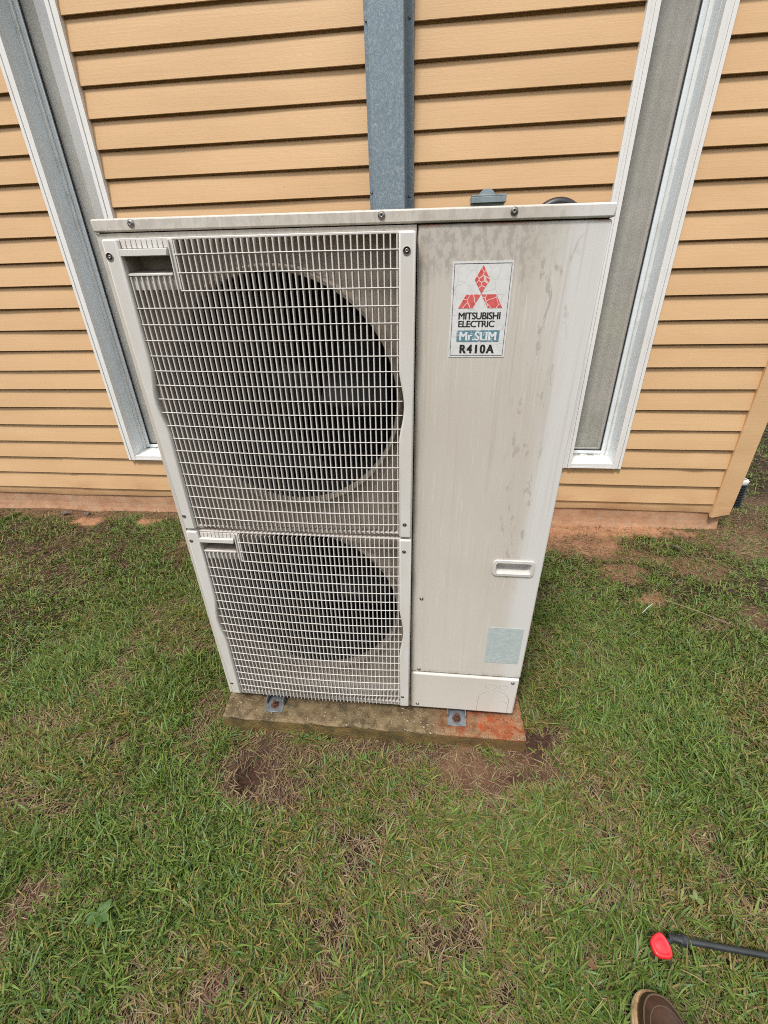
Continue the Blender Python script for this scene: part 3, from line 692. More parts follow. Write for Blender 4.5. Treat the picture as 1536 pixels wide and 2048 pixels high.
# service panels
H = (.8325, .9225, .5635, .5975)
def sheet(name, xs, zs, hole, y0, y1, mat, bev):
    mb = MB(); g = {}
    def vid(i, j):
        return i * len(zs) + j
    vs_ = [(x, y0, z) for x in xs for z in zs]; fs = []
    for i in range(len(xs) - 1):
        for j in range(len(zs) - 1):
            if (i, j) == hole: continue
            fs.append((vid(i, j), vid(i + 1, j), vid(i + 1, j + 1), vid(i, j + 1)))
    n0 = len(vs_); x0, x1, z0, z1 = xs[0], xs[-1], zs[0], zs[-1]
    per = [vid(i, 0) for i in range(len(xs))] + [vid(len(xs) - 1, j) for j in range(1, len(zs))] + [vid(i, len(zs) - 1) for i in range(len(xs) - 2, -1, -1)] + [vid(0, j) for j in range(len(zs) - 2, 0, -1)]
    for p in per: vs_.append((vs_[p][0], y1, vs_[p][2]))
    L_ = len(per)
    for k in range(L_): fs.append((per[k], per[(k + 1) % L_], n0 + (k + 1) % L_, n0 + k))
    mb.add(vs_, fs); return mb.build(name, mat, ac, bevel=bev, seg=3)
sheet('service_panel', [SEAM + .0015, H[0], H[1], .9505], [.1665, H[2], H[3], 1.3285], (1, 1), 0.0, .02, M['panel'], .004)
sheet('lower_service_panel', [SEAM + .0015, .80, .9485], [.0, .08, .1630], None, -.0035, .02, M['lid'], .006)
MB().box(SEAM + .004, .946, .010, .018, .150, .175).build('panel_gap_backing', M['inner'], ac)
# recessed pull on the service panel
def rrect(x0, x1, z0, z1, r, n=5):
    o = []
    for cx, cz, a0 in ((x1 - r, z0 + r, -90), (x1 - r, z1 - r, 0), (x0 + r, z1 - r, 90), (x0 + r, z0 + r, 180)):
        for k in range(n + 1):
            a = R(a0 + 90 * k / n); o.append((cx + r * math.cos(a), cz + r * math.sin(a)))
    return o
mb = MB(); loops = [(rrect(.8245, .9305, .5555, .6055, .012), -.0002), (rrect(.8255, .9295, .5565, .6045, .011), -.004), (rrect(.8325, .9225, .5635, .5975, .008), -.0045), (rrect(.8345, .9205, .5655, .5955, .008), .000), (rrect(.8365, .9185, .5700, .5945, .008), .022)]
pv = [(a, y, c) for lp, y in loops for a, c in lp]; n = len(loops[0][0])
mb.add(pv, [(j * n + k, j * n + (k + 1) % n, (j + 1) * n + (k + 1) % n, (j + 1) * n + k) for j in range(4) for k in range(n)] + [tuple(range(4 * n, 5 * n))])
mb.build('recessed_handle', M['bars'], ac, smooth=True)
# knock-out outlines pressed in the lower panel
def line_strip(poly, wdt, y, closed=False):
    """thin ribbon along a polyline in the x-z plane, as a raised bead"""
    mb = MB(); n = len(poly)
    mb.tube([(a, y, c) for a, c in poly + ([poly[0]] if closed else [])], wdt, 5); return mb
MK = simple('pressed_groove', (.38, .35, .32), .6)
ko = MB()
arc = [(.832, .004), (.832, .055)] + [(.8797 + .0477 * math.cos(R(180 - k * 15)), .062 + .047 * math.sin(R(k * 15))) for k in range(1, 12)] + [(.9274, .055), (.9274, .004)]
for poly, cl in ((arc, False), ([(.866 + .0175 * math.cos(R(k * 20)), .1265 + .011 * math.sin(R(k * 20))) for k in range(18)], True), ([(.9035 + .0125 * math.cos(R(k * 20)), .1265 + .011 * math.sin(R(k * 20))) for k in range(18)], True),
                 ([(.884, .060), (.90, .064), (.915, .058), (.9265, .048)], False)):
    t_ = line_strip(poly, .0006, -.0036, cl); ko.add(t_.v, t_.f)
ko.build('knockout', MK, ac)
# top panel
mb = MB(); mb.box(-.0010, .9515, -.0050, .338, 1.3304, 1.3520); tp = mb.build('top_panel', M['lid'], ac, bevel=.0032, seg=2)
MB().box(.004, .946, .006, .32, 1.326, 1.3306).build('lid_gap_shade', M['dark'], ac)  # dark filler added to paint the shadow gap under the lid
big = screw_mesh(.0044, .0042)
def put(me_, name, x, y, z, parent):
    o = bpy.data.objects.new(name, me_); COL.objects.link(o); o.parent = parent; o.location = (x, y, z); return o
for x in (.080, .5529, .7824): put(big, 'screw', x, -.0051, 1.3435, tp)
sm = screw_mesh(.0036, .003)
for x, z in ((.6442, .4621), (.6433, .1781)): put(sm, 'screw', x, -.0002, z, ac)
put(sm, 'screw', .6417, -.0037, .0183, ac); put(sm, 'screw', .930, -.0037, .148, ac)
# fans
for cz, Rr in FANS:
    MB().lathe([(Rr + .006, .0375), (Rr + .006, .235)], (CX, 0, cz), (0, 1, 0), 48).build('fan_dark_liner', M['dark'], ac, smooth=True)  # black liner added so the interior behind the fan reads as unlit
    fan = MB().lathe([(.0001, -.03), (.03, -.03), (.062, -.018), (.066, 0), (.066, .06), (.0001, .06)], (CX, .12, cz), (0, 1, 0), 28).build('fan', M['fan'], ac, smooth=True)
    bl = MB(); n = 10; pv = []
    for i in range(n + 1):
        r_ = .060 + (Rr - .025 - .060) * i / n; wd = R(46 + 30 * i / n); sk = R(24) * i / n
        for j in range(9):
            a = sk - wd / 2 + wd * j / 8; pv.append((CX + r_ * math.cos(a), .118 + .05 * (j / 8 - .5) + .012 * math.sin(math.pi * j / 8), cz + r_ * math.sin(a)))
    bl.add(pv, [(i * 9 + j, i * 9 + j + 1, (i + 1) * 9 + j + 1, (i + 1) * 9 + j) for i in range(n) for j in range(8)])
    bo = bl.build('fan_blade', M['fan'], fan, smooth=True); so = bo.modifiers.new('thick', 'SOLIDIFY'); so.thickness = .003
    for k in (1, 2):
        c = link_copy(bo, fan); c.matrix_local = Matrix.Translation((CX, 0, cz)) @ Matrix.Rotation(R(120 * k + 13), 4, 'Y') @ Matrix.Translation((-CX, 0, -cz))
# grilles
def box_mesh(name, x0, x1, y0, y1, z0, z1, mat):
    mb = MB(); t = .0004
    v = [(x0, y0 + .0006, z0), (x0 + t, y0, z0), (x1 - t, y0, z0), (x1, y0 + .0006, z0), (x1 - t * 1.2, y1, z0), (x0 + t * 1.2, y1, z0)]
    mb.prism([(a, b) for a, b, _ in v], z0, z1, 'z'); return mb.mesh(name, mat)
FP = .01187; FX = [.5812 - FP * k for k in range(45)]
def notch_bar(z0, z1, zc, hh, xin, xout):
    """side bar outline in x-z; inner edge scooped around zc"""
    p = [(xout, z0 + .004), (xout, z1 - .004)]; sg = 1 if xin > xout else -1
    p = [(xout, z0), (xout, z1), (xin, z1)]
    zs = [zc + hh * 1.25 * math.cos(math.pi * k / 16) for k in range(17)]
    for z in zs:
        q = (z - zc) / (hh * 1.25); p.append((xin - sg * .0105 * (math.cos(q * math.pi) * .5 + .5) ** .8, z))
    p.append((xin, z0)); return p
hole_r = {}
def hole_mesh(r, name='screw_dark_disc'):
    mb = MB(); mb.mat(0).lathe([(r * 1.18, 0), (r * 1.12, .0009), (r, .0009)], n=20, axis=(0, -1, 0)); mb.mat(1).lathe([(r, .0009), (r * .92, .0002), (.0001, .0002)], n=20, axis=(0, -1, 0))  # dark disc set on the bar; the recess shade is only its colour
    mb.mat(2).lathe([(r * .55, .0002), (r * .5, .0010), (r * .22, .0010), (r * .18, .0004), (.0001, .0004)], n=12, axis=(0, -1, 0))
    return mb.mesh(name, [M['plastic'], M['dark'], M['screw']], True)
hb, hs = hole_mesh(.0066), hole_mesh(.0046)
finm = {}
def bulge(x): return .0095 * max(0., math.sin(math.pi * (x - .046) / (.5915 - .046))) ** .8
def grille(zlo, zhi, barlo, barhi, wires, zc, hh, plate_dz, holes, lo_ext, label):
    YF, YB = -.0175, -.0035
    bars = MB(); 
    g = MB(); xa, xb, za, zb2 = .030, .610, zlo - .0005, zhi + .0045; tx, tb, tt = .004, .0035, .0045
    O = [(xa, za), (xb, za), (xb, zb2), (xa, zb2)]; I = [(xa + tx, za + tb), (xb - tx, za + tb), (xb - tx, zb2 - tt), (xa + tx, zb2 - tt)]
    g.add([(a, -.0163, c) for a, c in O + I] + [(a, -.0030, c) for a, c in O + I],
          [f for k in range(4) for f in ((k, (k + 1) % 4, 4 + (k + 1) % 4, 4 + k), (8 + k, 12 + k, 12 + (k + 1) % 4, 8 + (k + 1) % 4), (k, 8 + k, 8 + (k + 1) % 4, (k + 1) % 4), (4 + k, 4 + (k + 1) % 4, 12 + (k + 1) % 4, 12 + k))])
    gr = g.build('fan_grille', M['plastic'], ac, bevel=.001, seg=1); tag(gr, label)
    for k, x in enumerate(FX):
        top = zhi - .0002; bot = zlo - lo_ext
        if .050 < x < .152: top = 1.2555 + plate_dz
        key = (round(top, 4), round(bot, 4))
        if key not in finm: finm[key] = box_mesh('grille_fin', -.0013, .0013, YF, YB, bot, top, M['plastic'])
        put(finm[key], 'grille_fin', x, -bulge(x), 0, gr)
    wm = {}
    for z in wires:
        x0 = .046; 
        if z > 1.2312 + plate_dz - .004: x0 = .160
        key = x0
        if key not in wm:
            mb = MB(); NX = 12; wp = [(-.0190, -.0005), (-.0186, .0008), (-.0172, .0008), (-.0172, -.0008), (-.0186, -.0008)]; wv = []
            for q_ in range(NX + 1):
                xx = x0 + (.5915 - x0) * q_ / NX; wv += [(xx, a - bulge(xx), c) for a, c in wp]
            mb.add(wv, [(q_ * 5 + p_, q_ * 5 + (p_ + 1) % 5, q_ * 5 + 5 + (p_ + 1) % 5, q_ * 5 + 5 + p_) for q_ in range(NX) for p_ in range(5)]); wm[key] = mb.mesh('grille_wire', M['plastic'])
        put(wm[key], 'grille_wire', 0, 0, z, gr)
    MB().prism(notch_bar(barlo, barhi, zc, hh, .5845, .6148), -.0265, -.0015).build('side_bar', M['bars'], gr, bevel=.0035, seg=2)
    MB().prism(notch_bar(barlo, barhi, zc, hh, .0545, .0245), -.0265, -.0015).build('side_bar', M['bars'], gr, bevel=.0035, seg=2)
    for x, z, big_ in holes: put(hb if big_ else hs, 'screw', x, -.0266, z, gr)
    # moulded hand grip, upper left of the grille
    d = plate_dz; hd = MB()
    for k in range(9):
        x0 = .0555 + k * .01055; hd.box(x0 + .0006, x0 + .01, -.0165, -.0095, 1.3025 + d, 1.3175 + d)
    hd.box(.0548, .151, -.0092, -.005, 1.2895 + d, 1.3178 + d)
    hd.box(.0525, .1475, -.0245, -.0095, 1.2900 + d, 1.3018 + d)
    hd.box(.0548, .151, -.0135, -.0095, 1.2312 + d, 1.2562 + d)
    hd.box(.0535, .1470, -.0185, -.0068, 1.2565 + d, 1.2612 + d)
    hd.box(.1512, .1605, -.0195, -.0040, 1.2312 + d, 1.3179 + d)
    # pocket
    a, b, c, e = .0560, .1440, 1.2613 + d, 1.2898 + d
    pk = [(a - .003, -.0155, c), (b + .003, -.0155, c), (b + .003, -.0155, e), (a - .003, -.0155, e), (a + .010, .020, c + .006), (b - .004, .020, c + .006), (b - .004, .020, e), (a + .010, .020, e)]
    pkm = MB().add(pk, [(0, 1, 5, 4), (1, 2, 6, 5), (2, 3, 7, 6), (3, 0, 4, 7), (4, 5, 6, 7)])
    hd.build('hand_grip', M['bars'], gr, bevel=.0009, seg=1)
    pkm.build('grip_pocket', M['pocket'], gr)  # cavity painted darker than the grip, standing in for its shadow
    return gr
grille(.6825, 1.3150, .6775, 1.3185, [1.2915 - .0306 * k for k in range(20)], 1.005, .062, 0., [(.5992, 1.2885, 1), (.0335, 1.2898, 1), (.5978, .716, 0), (.0335, .717, 0)], 0., 'larger upper fan grille')
grille(.0345, .6640, .0300, .6705, [.6412 - .0302 * k for k in range(20)], .350, .075, -.6545, [(.5968, .636, 0), (.0335, .6415, 0), (.5942, .0760, 0), (.0325, .0800, 0)], .007, 'lower fan grille with comb-like bottom edge')
# feet and bolts
for x in (.1625, .7695):
    zt_ = -.0289 + .00817 * x
    ft = MB().box(x - .030, x + .030, -.046, .10, zt_ + .0006, zt_ + .0042); ft.box(x - .0302, x - .0265, -.02, .10, zt_ + .0043, -.0003); ft.box(x + .0265, x + .0302, -.02, .10, zt_ + .0043, -.0003); ft.box(x - .0262, x + .0262, .016, .020, zt_ + .0043, -.0003)
    fo = ft.build('mounting_foot', M['steel'], ac, bevel=.0008, seg=1)
    bm_ = MB().lathe([(.0135, 0), (.0135, .002), (.0001, .002)], (x, -.022, zt_ + .0042), (0, 0, 1), 20); bm_.lathe([(.0095, .002), (.0095, .0095), (.008, .0105), (.0055, .0105), (.0055, .022), (.0045, .0235), (.0001, .0235)], (x, -.022, zt_ + .0042), (.06, .02, 1), 6)
    bm_.build('anchor_bolt', M['rust'], fo)
# maker's sticker
SX0, SX1, SZ0, SZ1 = .6825, .7930, 1.1020, 1.2700
st = MB().prism(rrect(SX0, SX1, SZ0, SZ1, .002, 2), -.0008, -.0001).build('maker_sticker', M['sticker'], ac)
mb = MB(); a, b, c, d = SX0 + .0034, SX1 - .0034, SZ0 + .0034, SZ1 - .0034
for x0, x1, z0, z1 in ((a, b, c, c + .0008), (a, b, d - .0008, d), (a, a + .0008, c + .0008, d - .0008), (b - .0008, b, c + .0008, d - .0008)): mb.box(x0, x1, -.0011, -.0009, z0, z1)
mb.build('border_line', M['black'], st)
ax, az, A = .7384, 1.2158, .0277; q = A * math.sqrt(3) / 2
mb = MB(); e = .0005
for poly in ([(0, e), (A / 2, q), (0, 2 * q), (-A / 2, q)], [(-e, -e), (-A, -e), (-1.5 * A, -q), (-A / 2 - e, -q)], [(e, -e), (A, -e), (1.5 * A, -q), (A / 2 + e, -q)]): mb.prism([(ax + u, az + v) for u, v in poly], -.0012, -.0009)
mb.build('emblem', M['red'], st)
def text(txt, x0, x1, z0, z1, mat, name='lettering', bold=0., y=-.0012, spacing=1.0):
    cu = bpy.data.curves.new(name, 'FONT'); cu.body = txt; cu.size = 1; cu.space_character = spacing; cu.resolution_u = 4
    o = bpy.data.objects.new('tmp', cu); COL.objects.link(o); dg = bpy.context.evaluated_depsgraph_get()
    me = bpy.data.meshes.new_from_object(o.evaluated_get(dg)); bpy.data.objects.remove(o)
    cc = np.zeros(len(me.vertices) * 3, np.float32); me.vertices.foreach_get('co', cc); cc = cc.reshape(-1, 3)
    mn, mxx = cc.min(0), cc.max(0); u = (cc[:, 0] - mn[0]) / (mxx[0] - mn[0]); w_ = (cc[:, 1] - mn[1]) / (mxx[1] - mn[1])
    bm = bmesh.new(); bm.from_mesh(me); bpy.data.meshes.remove(me); out = bmesh.new(); b = bold * .001
    base = [(v.index, u[v.index], w_[v.index]) for v in bm.verts]; fcs = [[v.index for v in f.verts] for f in bm.faces]
    for k, (dx, dz) in enumerate(((0, 0), (-1, 0), (1, 0), (-.5, .5), (.5, -.5)) if bold else ((0, 0),)):     # thicker strokes: sheets 0.03 mm apart
        vv = [out.verts.new((x0 + b + a * (x1 - x0 - 2 * b) + dx * b, y - k * .00003, z0 + c * (z1 - z0) + dz * b * .5)) for _, a, c in base]
        for f in fcs:
            try: out.faces.new([vv[q] for q in f])
            except ValueError: pass
    me = bpy.data.meshes.new(name); out.to_mesh(me); bm.free(); out.free(); me.materials.append(M[mat])
    r = bpy.data.objects.new(name, me); COL.objects.link(r); r.parent = st; return r
text('MITSUBISHI', .6985, .7780, 1.1724, 1.1846, 'black', bold=.45, spacing=.93)
text('ELECTRIC', .6988, .7683, 1.1585, 1.1698, 'black', bold=.45, spacing=.93)
MB().box(.6970, .7795, -.0011, -.0009, 1.1310, 1.1524).build('print_block', M['teal'], st)
text('Mr.SLIM', .7025, .7740, 1.1338, 1.1496, 'white', bold=.9, y=-.0015)
text('R410A', .7044, .7722, 1.1098, 1.1260, 'black', bold=1.1, spacing=1.25)
MB().box(.8368, .9340, -.0007, -.0001, .2286, .3700).build('rating_label', M['rating'], ac)

# ------------------------------------------------------------------ downspout adapter behind the corner
dp = empty('drain_pipe', (2.478, 1.585, -.075))
tag(dp, 'black corrugated drain pipe with a white collar on the grass behind the house corner', 'drain pipe')
prof = [(.046, 0)]
for k in range(11):
    h = .003 + k * .0165; prof += [(.046, h), (.052, h + .003), (.052, h + .009), (.046, h + .0125)]
MB().lathe(prof, (0, 0, 0), (.05, .12, 1), 28).build('corrugated_hose', M['pipe'], dp, smooth=True)
MB().lathe([(.041, .17), (.050, .187), (.050, .199), (.044, .201), (.044, .206), (.036, .206), (.036, .18)], (0, 0, 0), (.05, .12, 1), 28).build('collar', M['pvc'], dp, smooth=True)

# ------------------------------------------------------------------ sprayer lance with red nozzle
wd = empty('sprayer_wand', (1.210, -.513, -.041))
tag(wd, 'black sprayer wand with a red fan nozzle lying on the grass', 'sprayer wand')
MB().tube([(.036, .003, 0), (.20, -.006, .001), (.50, -.03, .004), (.80, -.06, .004)], .0062, 12).build('lance', M['wand'], wd, smooth=True)
nb = MB().lathe([(.0062, 0), (.0105, .001), (.0115, .004), (.0115, .012), (.0095, .014), (.008, .022), (.007, .034), (.0085, .036), (.0085, .040)], (.038, .003, 0), (-1, .04, .06), 16, True, True)
for k in range(8):
    a = 2 * math.pi * k / 8; nb.box(.019, .036, .003 + .0095 * math.cos(a) - .0012, .003 + .0095 * math.cos(a) + .0012, .0095 * math.sin(a) - .0012, .0095 * math.sin(a) + .0012)
nb.build('ribbed_nut', M['wand'], wd, smooth=False)
# flared wedge-shaped nozzle: a bevelled shell that widens away from the nut
OUT = [(-.0195, .0110), (-.0330, .0060), (-.0452, -.0045), (-.0475, -.0110), (-.0450, -.0240), (-.0405, -.0310), (-.0300, -.0335), (-.0110, -.0325), (-.0060, -.0260), (-.0045, -.0160), (-.0080, -.0030), (-.0130, .0070)]
cx_ = sum(p[0] for p in OUT) / len(OUT); cy_ = sum(p[1] for p in OUT) / len(OUT)
nz = MB(); lay_ = [(.86, -.006), (1.0, -.001), (1.0, .004), (.93, .0075), (.80, .0085), (.62, .0062), (.30, .0090)]; n = len(OUT)
pv = [(cx_ + (a - cx_) * k, cy_ + (b - cy_) * k, .004 + h + .10 * (b - cy_)) for k, h in lay_ for a, b in OUT]
nz.add(pv, [(j * n + k, j * n + (k + 1) % n, (j + 1) * n + (k + 1) % n, (j + 1) * n + k) for j in range(len(lay_) - 1) for k in range(n)] + [tuple(range(n))[::-1], tuple(range((len(lay_) - 1) * n, len(lay_) * n))])
no = nz.build('nozzle', M['rednoz'], wd, smooth=True)
su = no.modifiers.new('round', 'SUBSURF'); su.levels = su.render_levels = 1
MB().tube([(-.010, -.004, .004), (.002, .001, .002)], .0060, 12).build('neck', M['wand'], wd, smooth=True)

# ------------------------------------------------------------------ the photographer's boot
bt = empty('boot', (1.137, -.745, -.082))
tag(bt, 'brown leather work boot with a pale crepe sole standing on the grass beside the wand', 'boot')
def outline(w_, yf, yb, z, n=40, pw=2.3):
    yc = yf - .085; o = []
    for k in range(n):
        a = 2 * math.pi * k / n; c, s_ = math.cos(a), math.sin(a)
        ex = math.copysign(abs(c) ** (2 / pw), c) * w_; ey = math.copysign(abs(s_) ** (2 / pw), s_)
        y = yc + ey * ((yf - yc) if s_ > 0 else (yc - yb)); wf = 1 if s_ > 0 else 1 - .24 * abs(ey)
        o.append((ex * wf, y, z))
    return o
def loft(layers, n=40):
    mb = MB(); v = [p for l in layers for p in l]
    mb.add(v, [(j * n + k, j * n + (k + 1) % n, (j + 1) * n + (k + 1) % n, (j + 1) * n + k) for j in range(len(layers) - 1) for k in range(n)] + [tuple(range(n))[::-1], tuple(range((len(layers) - 1) * n, len(layers) * n))])
    return mb
loft([outline(.047, .153, -.150, 0), outline(.049, .156, -.152, .004), outline(.049, .156, -.152, .022), outline(.047, .154, -.150, .026)]).build('sole', M['sole'], bt, smooth=True)
loft([outline(.0475, .1535, -.149, .0262), outline(.0478, .1540, -.149, .029), outline(.0455, .151, -.147, .0315)]).build('welt', M['welt'], bt, smooth=True)
lay = [outline(.0425, .147, -.143, .030), outline(.0440, .148, -.144, .040), outline(.0432, .145, -.144, .052), outline(.0410, .136, -.143, .064), outline(.0375, .116, -.142, .074), outline(.0355, .085, -.141, .085), outline(.036, .045, -.140, .100), outline(.037, .012, -.139, .12), outline(.038, -.004, -.138, .15), outline(.043, .0, -.14, .20), outline(.047, .006, -.145, .26), outline(.044, .003, -.142, .262)]
loft(lay).build('upper', M['leather'], bt, smooth=True)
sp = [Vector(p) for p in outline(.0418, .1385, -.1435, .0622)][2:19]
MB().tube([p + Vector((0, 0, .0005)) for p in sp], .0016, 6).build('toe_seam', M['thread'], bt, smooth=True)
sp = [Vector(p) for p in outline(.0385, .121, -.1425, .0718)][3:18]
MB().tube(sp, .0010, 6).build('toe_seam', M['thread'], bt, smooth=True)

# ------------------------------------------------------------------ small things on the lawn
LF = simple('dead_leaf', (.14, .060, .026), .7, 0, .4, 60, .3, 150); LG = simple('leaf_grey', (.13, .105, .10), .7, 0, .4, 60)
def leaf(x, y, lift, size, rot, mat, label):
    n = 8; pv = []
    for i in range(n + 1):
        u = i / n; hw_ = .34 * math.sin(math.pi * u ** .8) * (1 - .25 * u)
        for v in (-1, -.5, 0, .5, 1): pv.append(((u - .5) * size, v * hw_ * size, .10 * size * abs(v) + .12 * size * math.sin(u * 4)))
    mb = MB().add(pv, [(i * 5 + j, i * 5 + j + 1, (i + 1) * 5 + j + 1, (i + 1) * 5 + j) for i in range(n) for j in range(4)])
    o = mb.build('fallen_leaf', mat, None, smooth=True); so = o.modifiers.new('thick', 'SOLIDIFY'); so.thickness = .0006
    z = float(gz(np.array([x]), np.array([y]))[0]); o.location = (x, y, z + lift); o.rotation_euler = (random.uniform(-.3, .3), random.uniform(-.3, .3), rot)
    tag(o, label, 'leaf'); return o
leaf(1.925, 1.045, .022, .055, -.5, LG, 'curled grey dead leaf on the sparse grass in front of the right house corner')
leaf(1.035, -.560, 0.020, .026, -.8, LF, 'small russet dead leaf in the grass left of the red nozzle')
leaf(-.285, -.700, .026, .034, 1.2, LF, 'small orange dead leaf in the brown patch at the bottom left')
leaf(-1.62, 1.235, .012, .06, .3, LG, 'dark dead leaf lying against the foundation left of the left window')
leaf(-1.48, 1.245, .012, .045, 2.0, LG, 'darker curled leaf at the foundation beside the red clay scrape')
leaf(1.12, 1.20, .012, .05, .6, LG, 'dark leaf at the foundation just right of the white unit')
def twig(pts, r, col, label):
    pts = [(x, y, float(gz(np.array([x]), np.array([y]))[0]) + h) for x, y, h in pts]
    o = MB().tube(pts, [r, r * 1.1, r * .9, r * .6][:len(pts)], 6).build('twig', simple('bark_' + label[:4], col, .8), None, smooth=True); tag(o, label, 'twig')
twig([(1.575, .565, .03), (1.605, .592, .036), (1.640, .625, .03)], .0015, (.46, .48, .42), 'short pale white twig on the grass right of the unit')
twig([(1.70, .655, .028), (1.80, .585, .034), (1.85, .555, .03), (1.92, .515, .025)], .0013, (.26, .20, .13), 'long thin tan twig on bare ground right of the pale white twig')
bm = bmesh.new(); bmesh.ops.create_icosphere(bm, subdivisions=2, radius=.0055)
for v in bm.verts: v.co *= random.uniform(.8, 1.15); v.co.z *= .7
me = bpy.data.meshes.new('pebble'); bm.to_mesh(me); bm.free(); me.materials.append(simple('pale_stone', (.40, .31, .26), .7))
o = bpy.data.objects.new('pebble', me); COL.objects.link(o); o.location = (.405, -.358, float(gz(np.array([.405]), np.array([-.358]))[0]) + .010); tag(o, 'pale pinkish pebble in the grass in front of the slab', 'pebble')
# broad-leaved weeds
WM = simple('weed_leaf', (.046, .098, .018), .6, 0, .35, 40, .15, 120); WM2 = simple('weed_leaf_pale', (.105, .135, .03), .45, 0, .25, 40)
def weed(x, y, n, size, mat, label, seed):
    r = random.Random(seed); z = float(gz(np.array([x]), np.array([y]))[0]); root = empty('weed', (x, y, z + .012)); tag(root, label, 'weed')
    for k in range(n):
        L_ = size * r.uniform(.7, 1.1); wd_ = L_ * r.uniform(.22, .34); pv = []; N = 7; el = r.uniform(.25, .7)
        for i in range(N + 1):
            u = i / N; hw_ = wd_ * math.sin(math.pi * min(1, u * .93 + .04)) ** .8
            h = L_ * (el * u - .55 * el * u * u) + .012
            for v in (-1, 0, 1): pv.append((u * L_, v * hw_, h + .18 * hw_ * abs(v)))
        lf = MB().add(pv, [(i * 3 + j, i * 3 + j + 1, (i + 1) * 3 + j + 1, (i + 1) * 3 + j) for i in range(N) for j in range(2)]).build('leaf', mat, root, smooth=True)
        lf.rotation_euler = (0, 0, 2 * math.pi * k / n + r.uniform(-.4, .4))
weed(-.085, -.585, 6, .036, WM, 'broad-leaved green weed rosette in the lawn at the lower left', 1)
weed(1.315, -.422, 4, .016, WM2, 'small yellow-green clover-like weed above the black wand', 2)
weed(.276, -.323, 4, .016, WM2, 'tiny yellow-green weed in front of the scraped hole', 3)
weed(2.13, .62, 5, .036, WM, 'low grey-green weed at the right edge of the lawn', 4)

# ------------------------------------------------------------------ grass
def in_house(x, y): return (y > 1.29) & (x < 2.25)
def in_slab(x, y): return (x > -.012) & (x < .985) & (y > -.078) & (y < .45)
def in_things(x, y):
    b = (np.abs(x - 1.137) < .050) & (y < -.59) & (y > -.90)
    p = (x - 2.50) ** 2 + (y - 1.60) ** 2 < .055 ** 2
    q = ((x - 1.185) / .024) ** 2 + ((y + .528) / .022) ** 2 < 1
    l = (x > 1.2) & (np.abs(y + .513 + .05 * (x - 1.24)) < .007)
    return b | p | q | l
def blades(n, x0, x1, y0, y1, kind):
    if kind == 'green':                                   # runners throw up little tufts that splay outwards
        m_ = max(1, n // 9); tx = rng.uniform(x0, x1, m_); ty = rng.uniform(y0, y1, m_); ti = rng.integers(0, m_, n)
        oa = rng.uniform(0, 2 * np.pi, n); orr = np.abs(rng.normal(0, .011, n)); x = tx[ti] + orr * np.cos(oa); y = ty[ti] + orr * np.sin(oa)
        tone = rng.random(m_)[ti]; lean = rng.uniform(0, 2 * np.pi, m_)[ti]
    else:
        x = rng.uniform(x0, x1, n); y = rng.uniform(y0, y1, n); oa = rng.uniform(0, 2 * np.pi, n); tone = rng.random(n); lean = oa
    bare, clay, dark = soil(x, y)
    cl = fbm(x, y, 16, 201, 3); pat = fbm(x, y, 3.2, 301, 3)
    if kind == 'green': p = np.clip(1.0 - 1.05 * bare, .02, 1) * sstep(.27, .50, cl + .42 * (pat - .5) + .08)
    else: p = np.clip((.27 + .80 * bare + .65 * sstep(.54, .36, cl) + .35 * sstep(.50, .34, pat)) * (1 - .92 * clay) * (1 - .90 * dark), .02, 1)
    keep = (rng.random(n) < p) & ~in_house(x, y) & ~in_slab(x, y) & ~in_things(x, y)
    return tuple(a[keep] for a in (x, y, bare, cl, pat, oa, tone, lean))
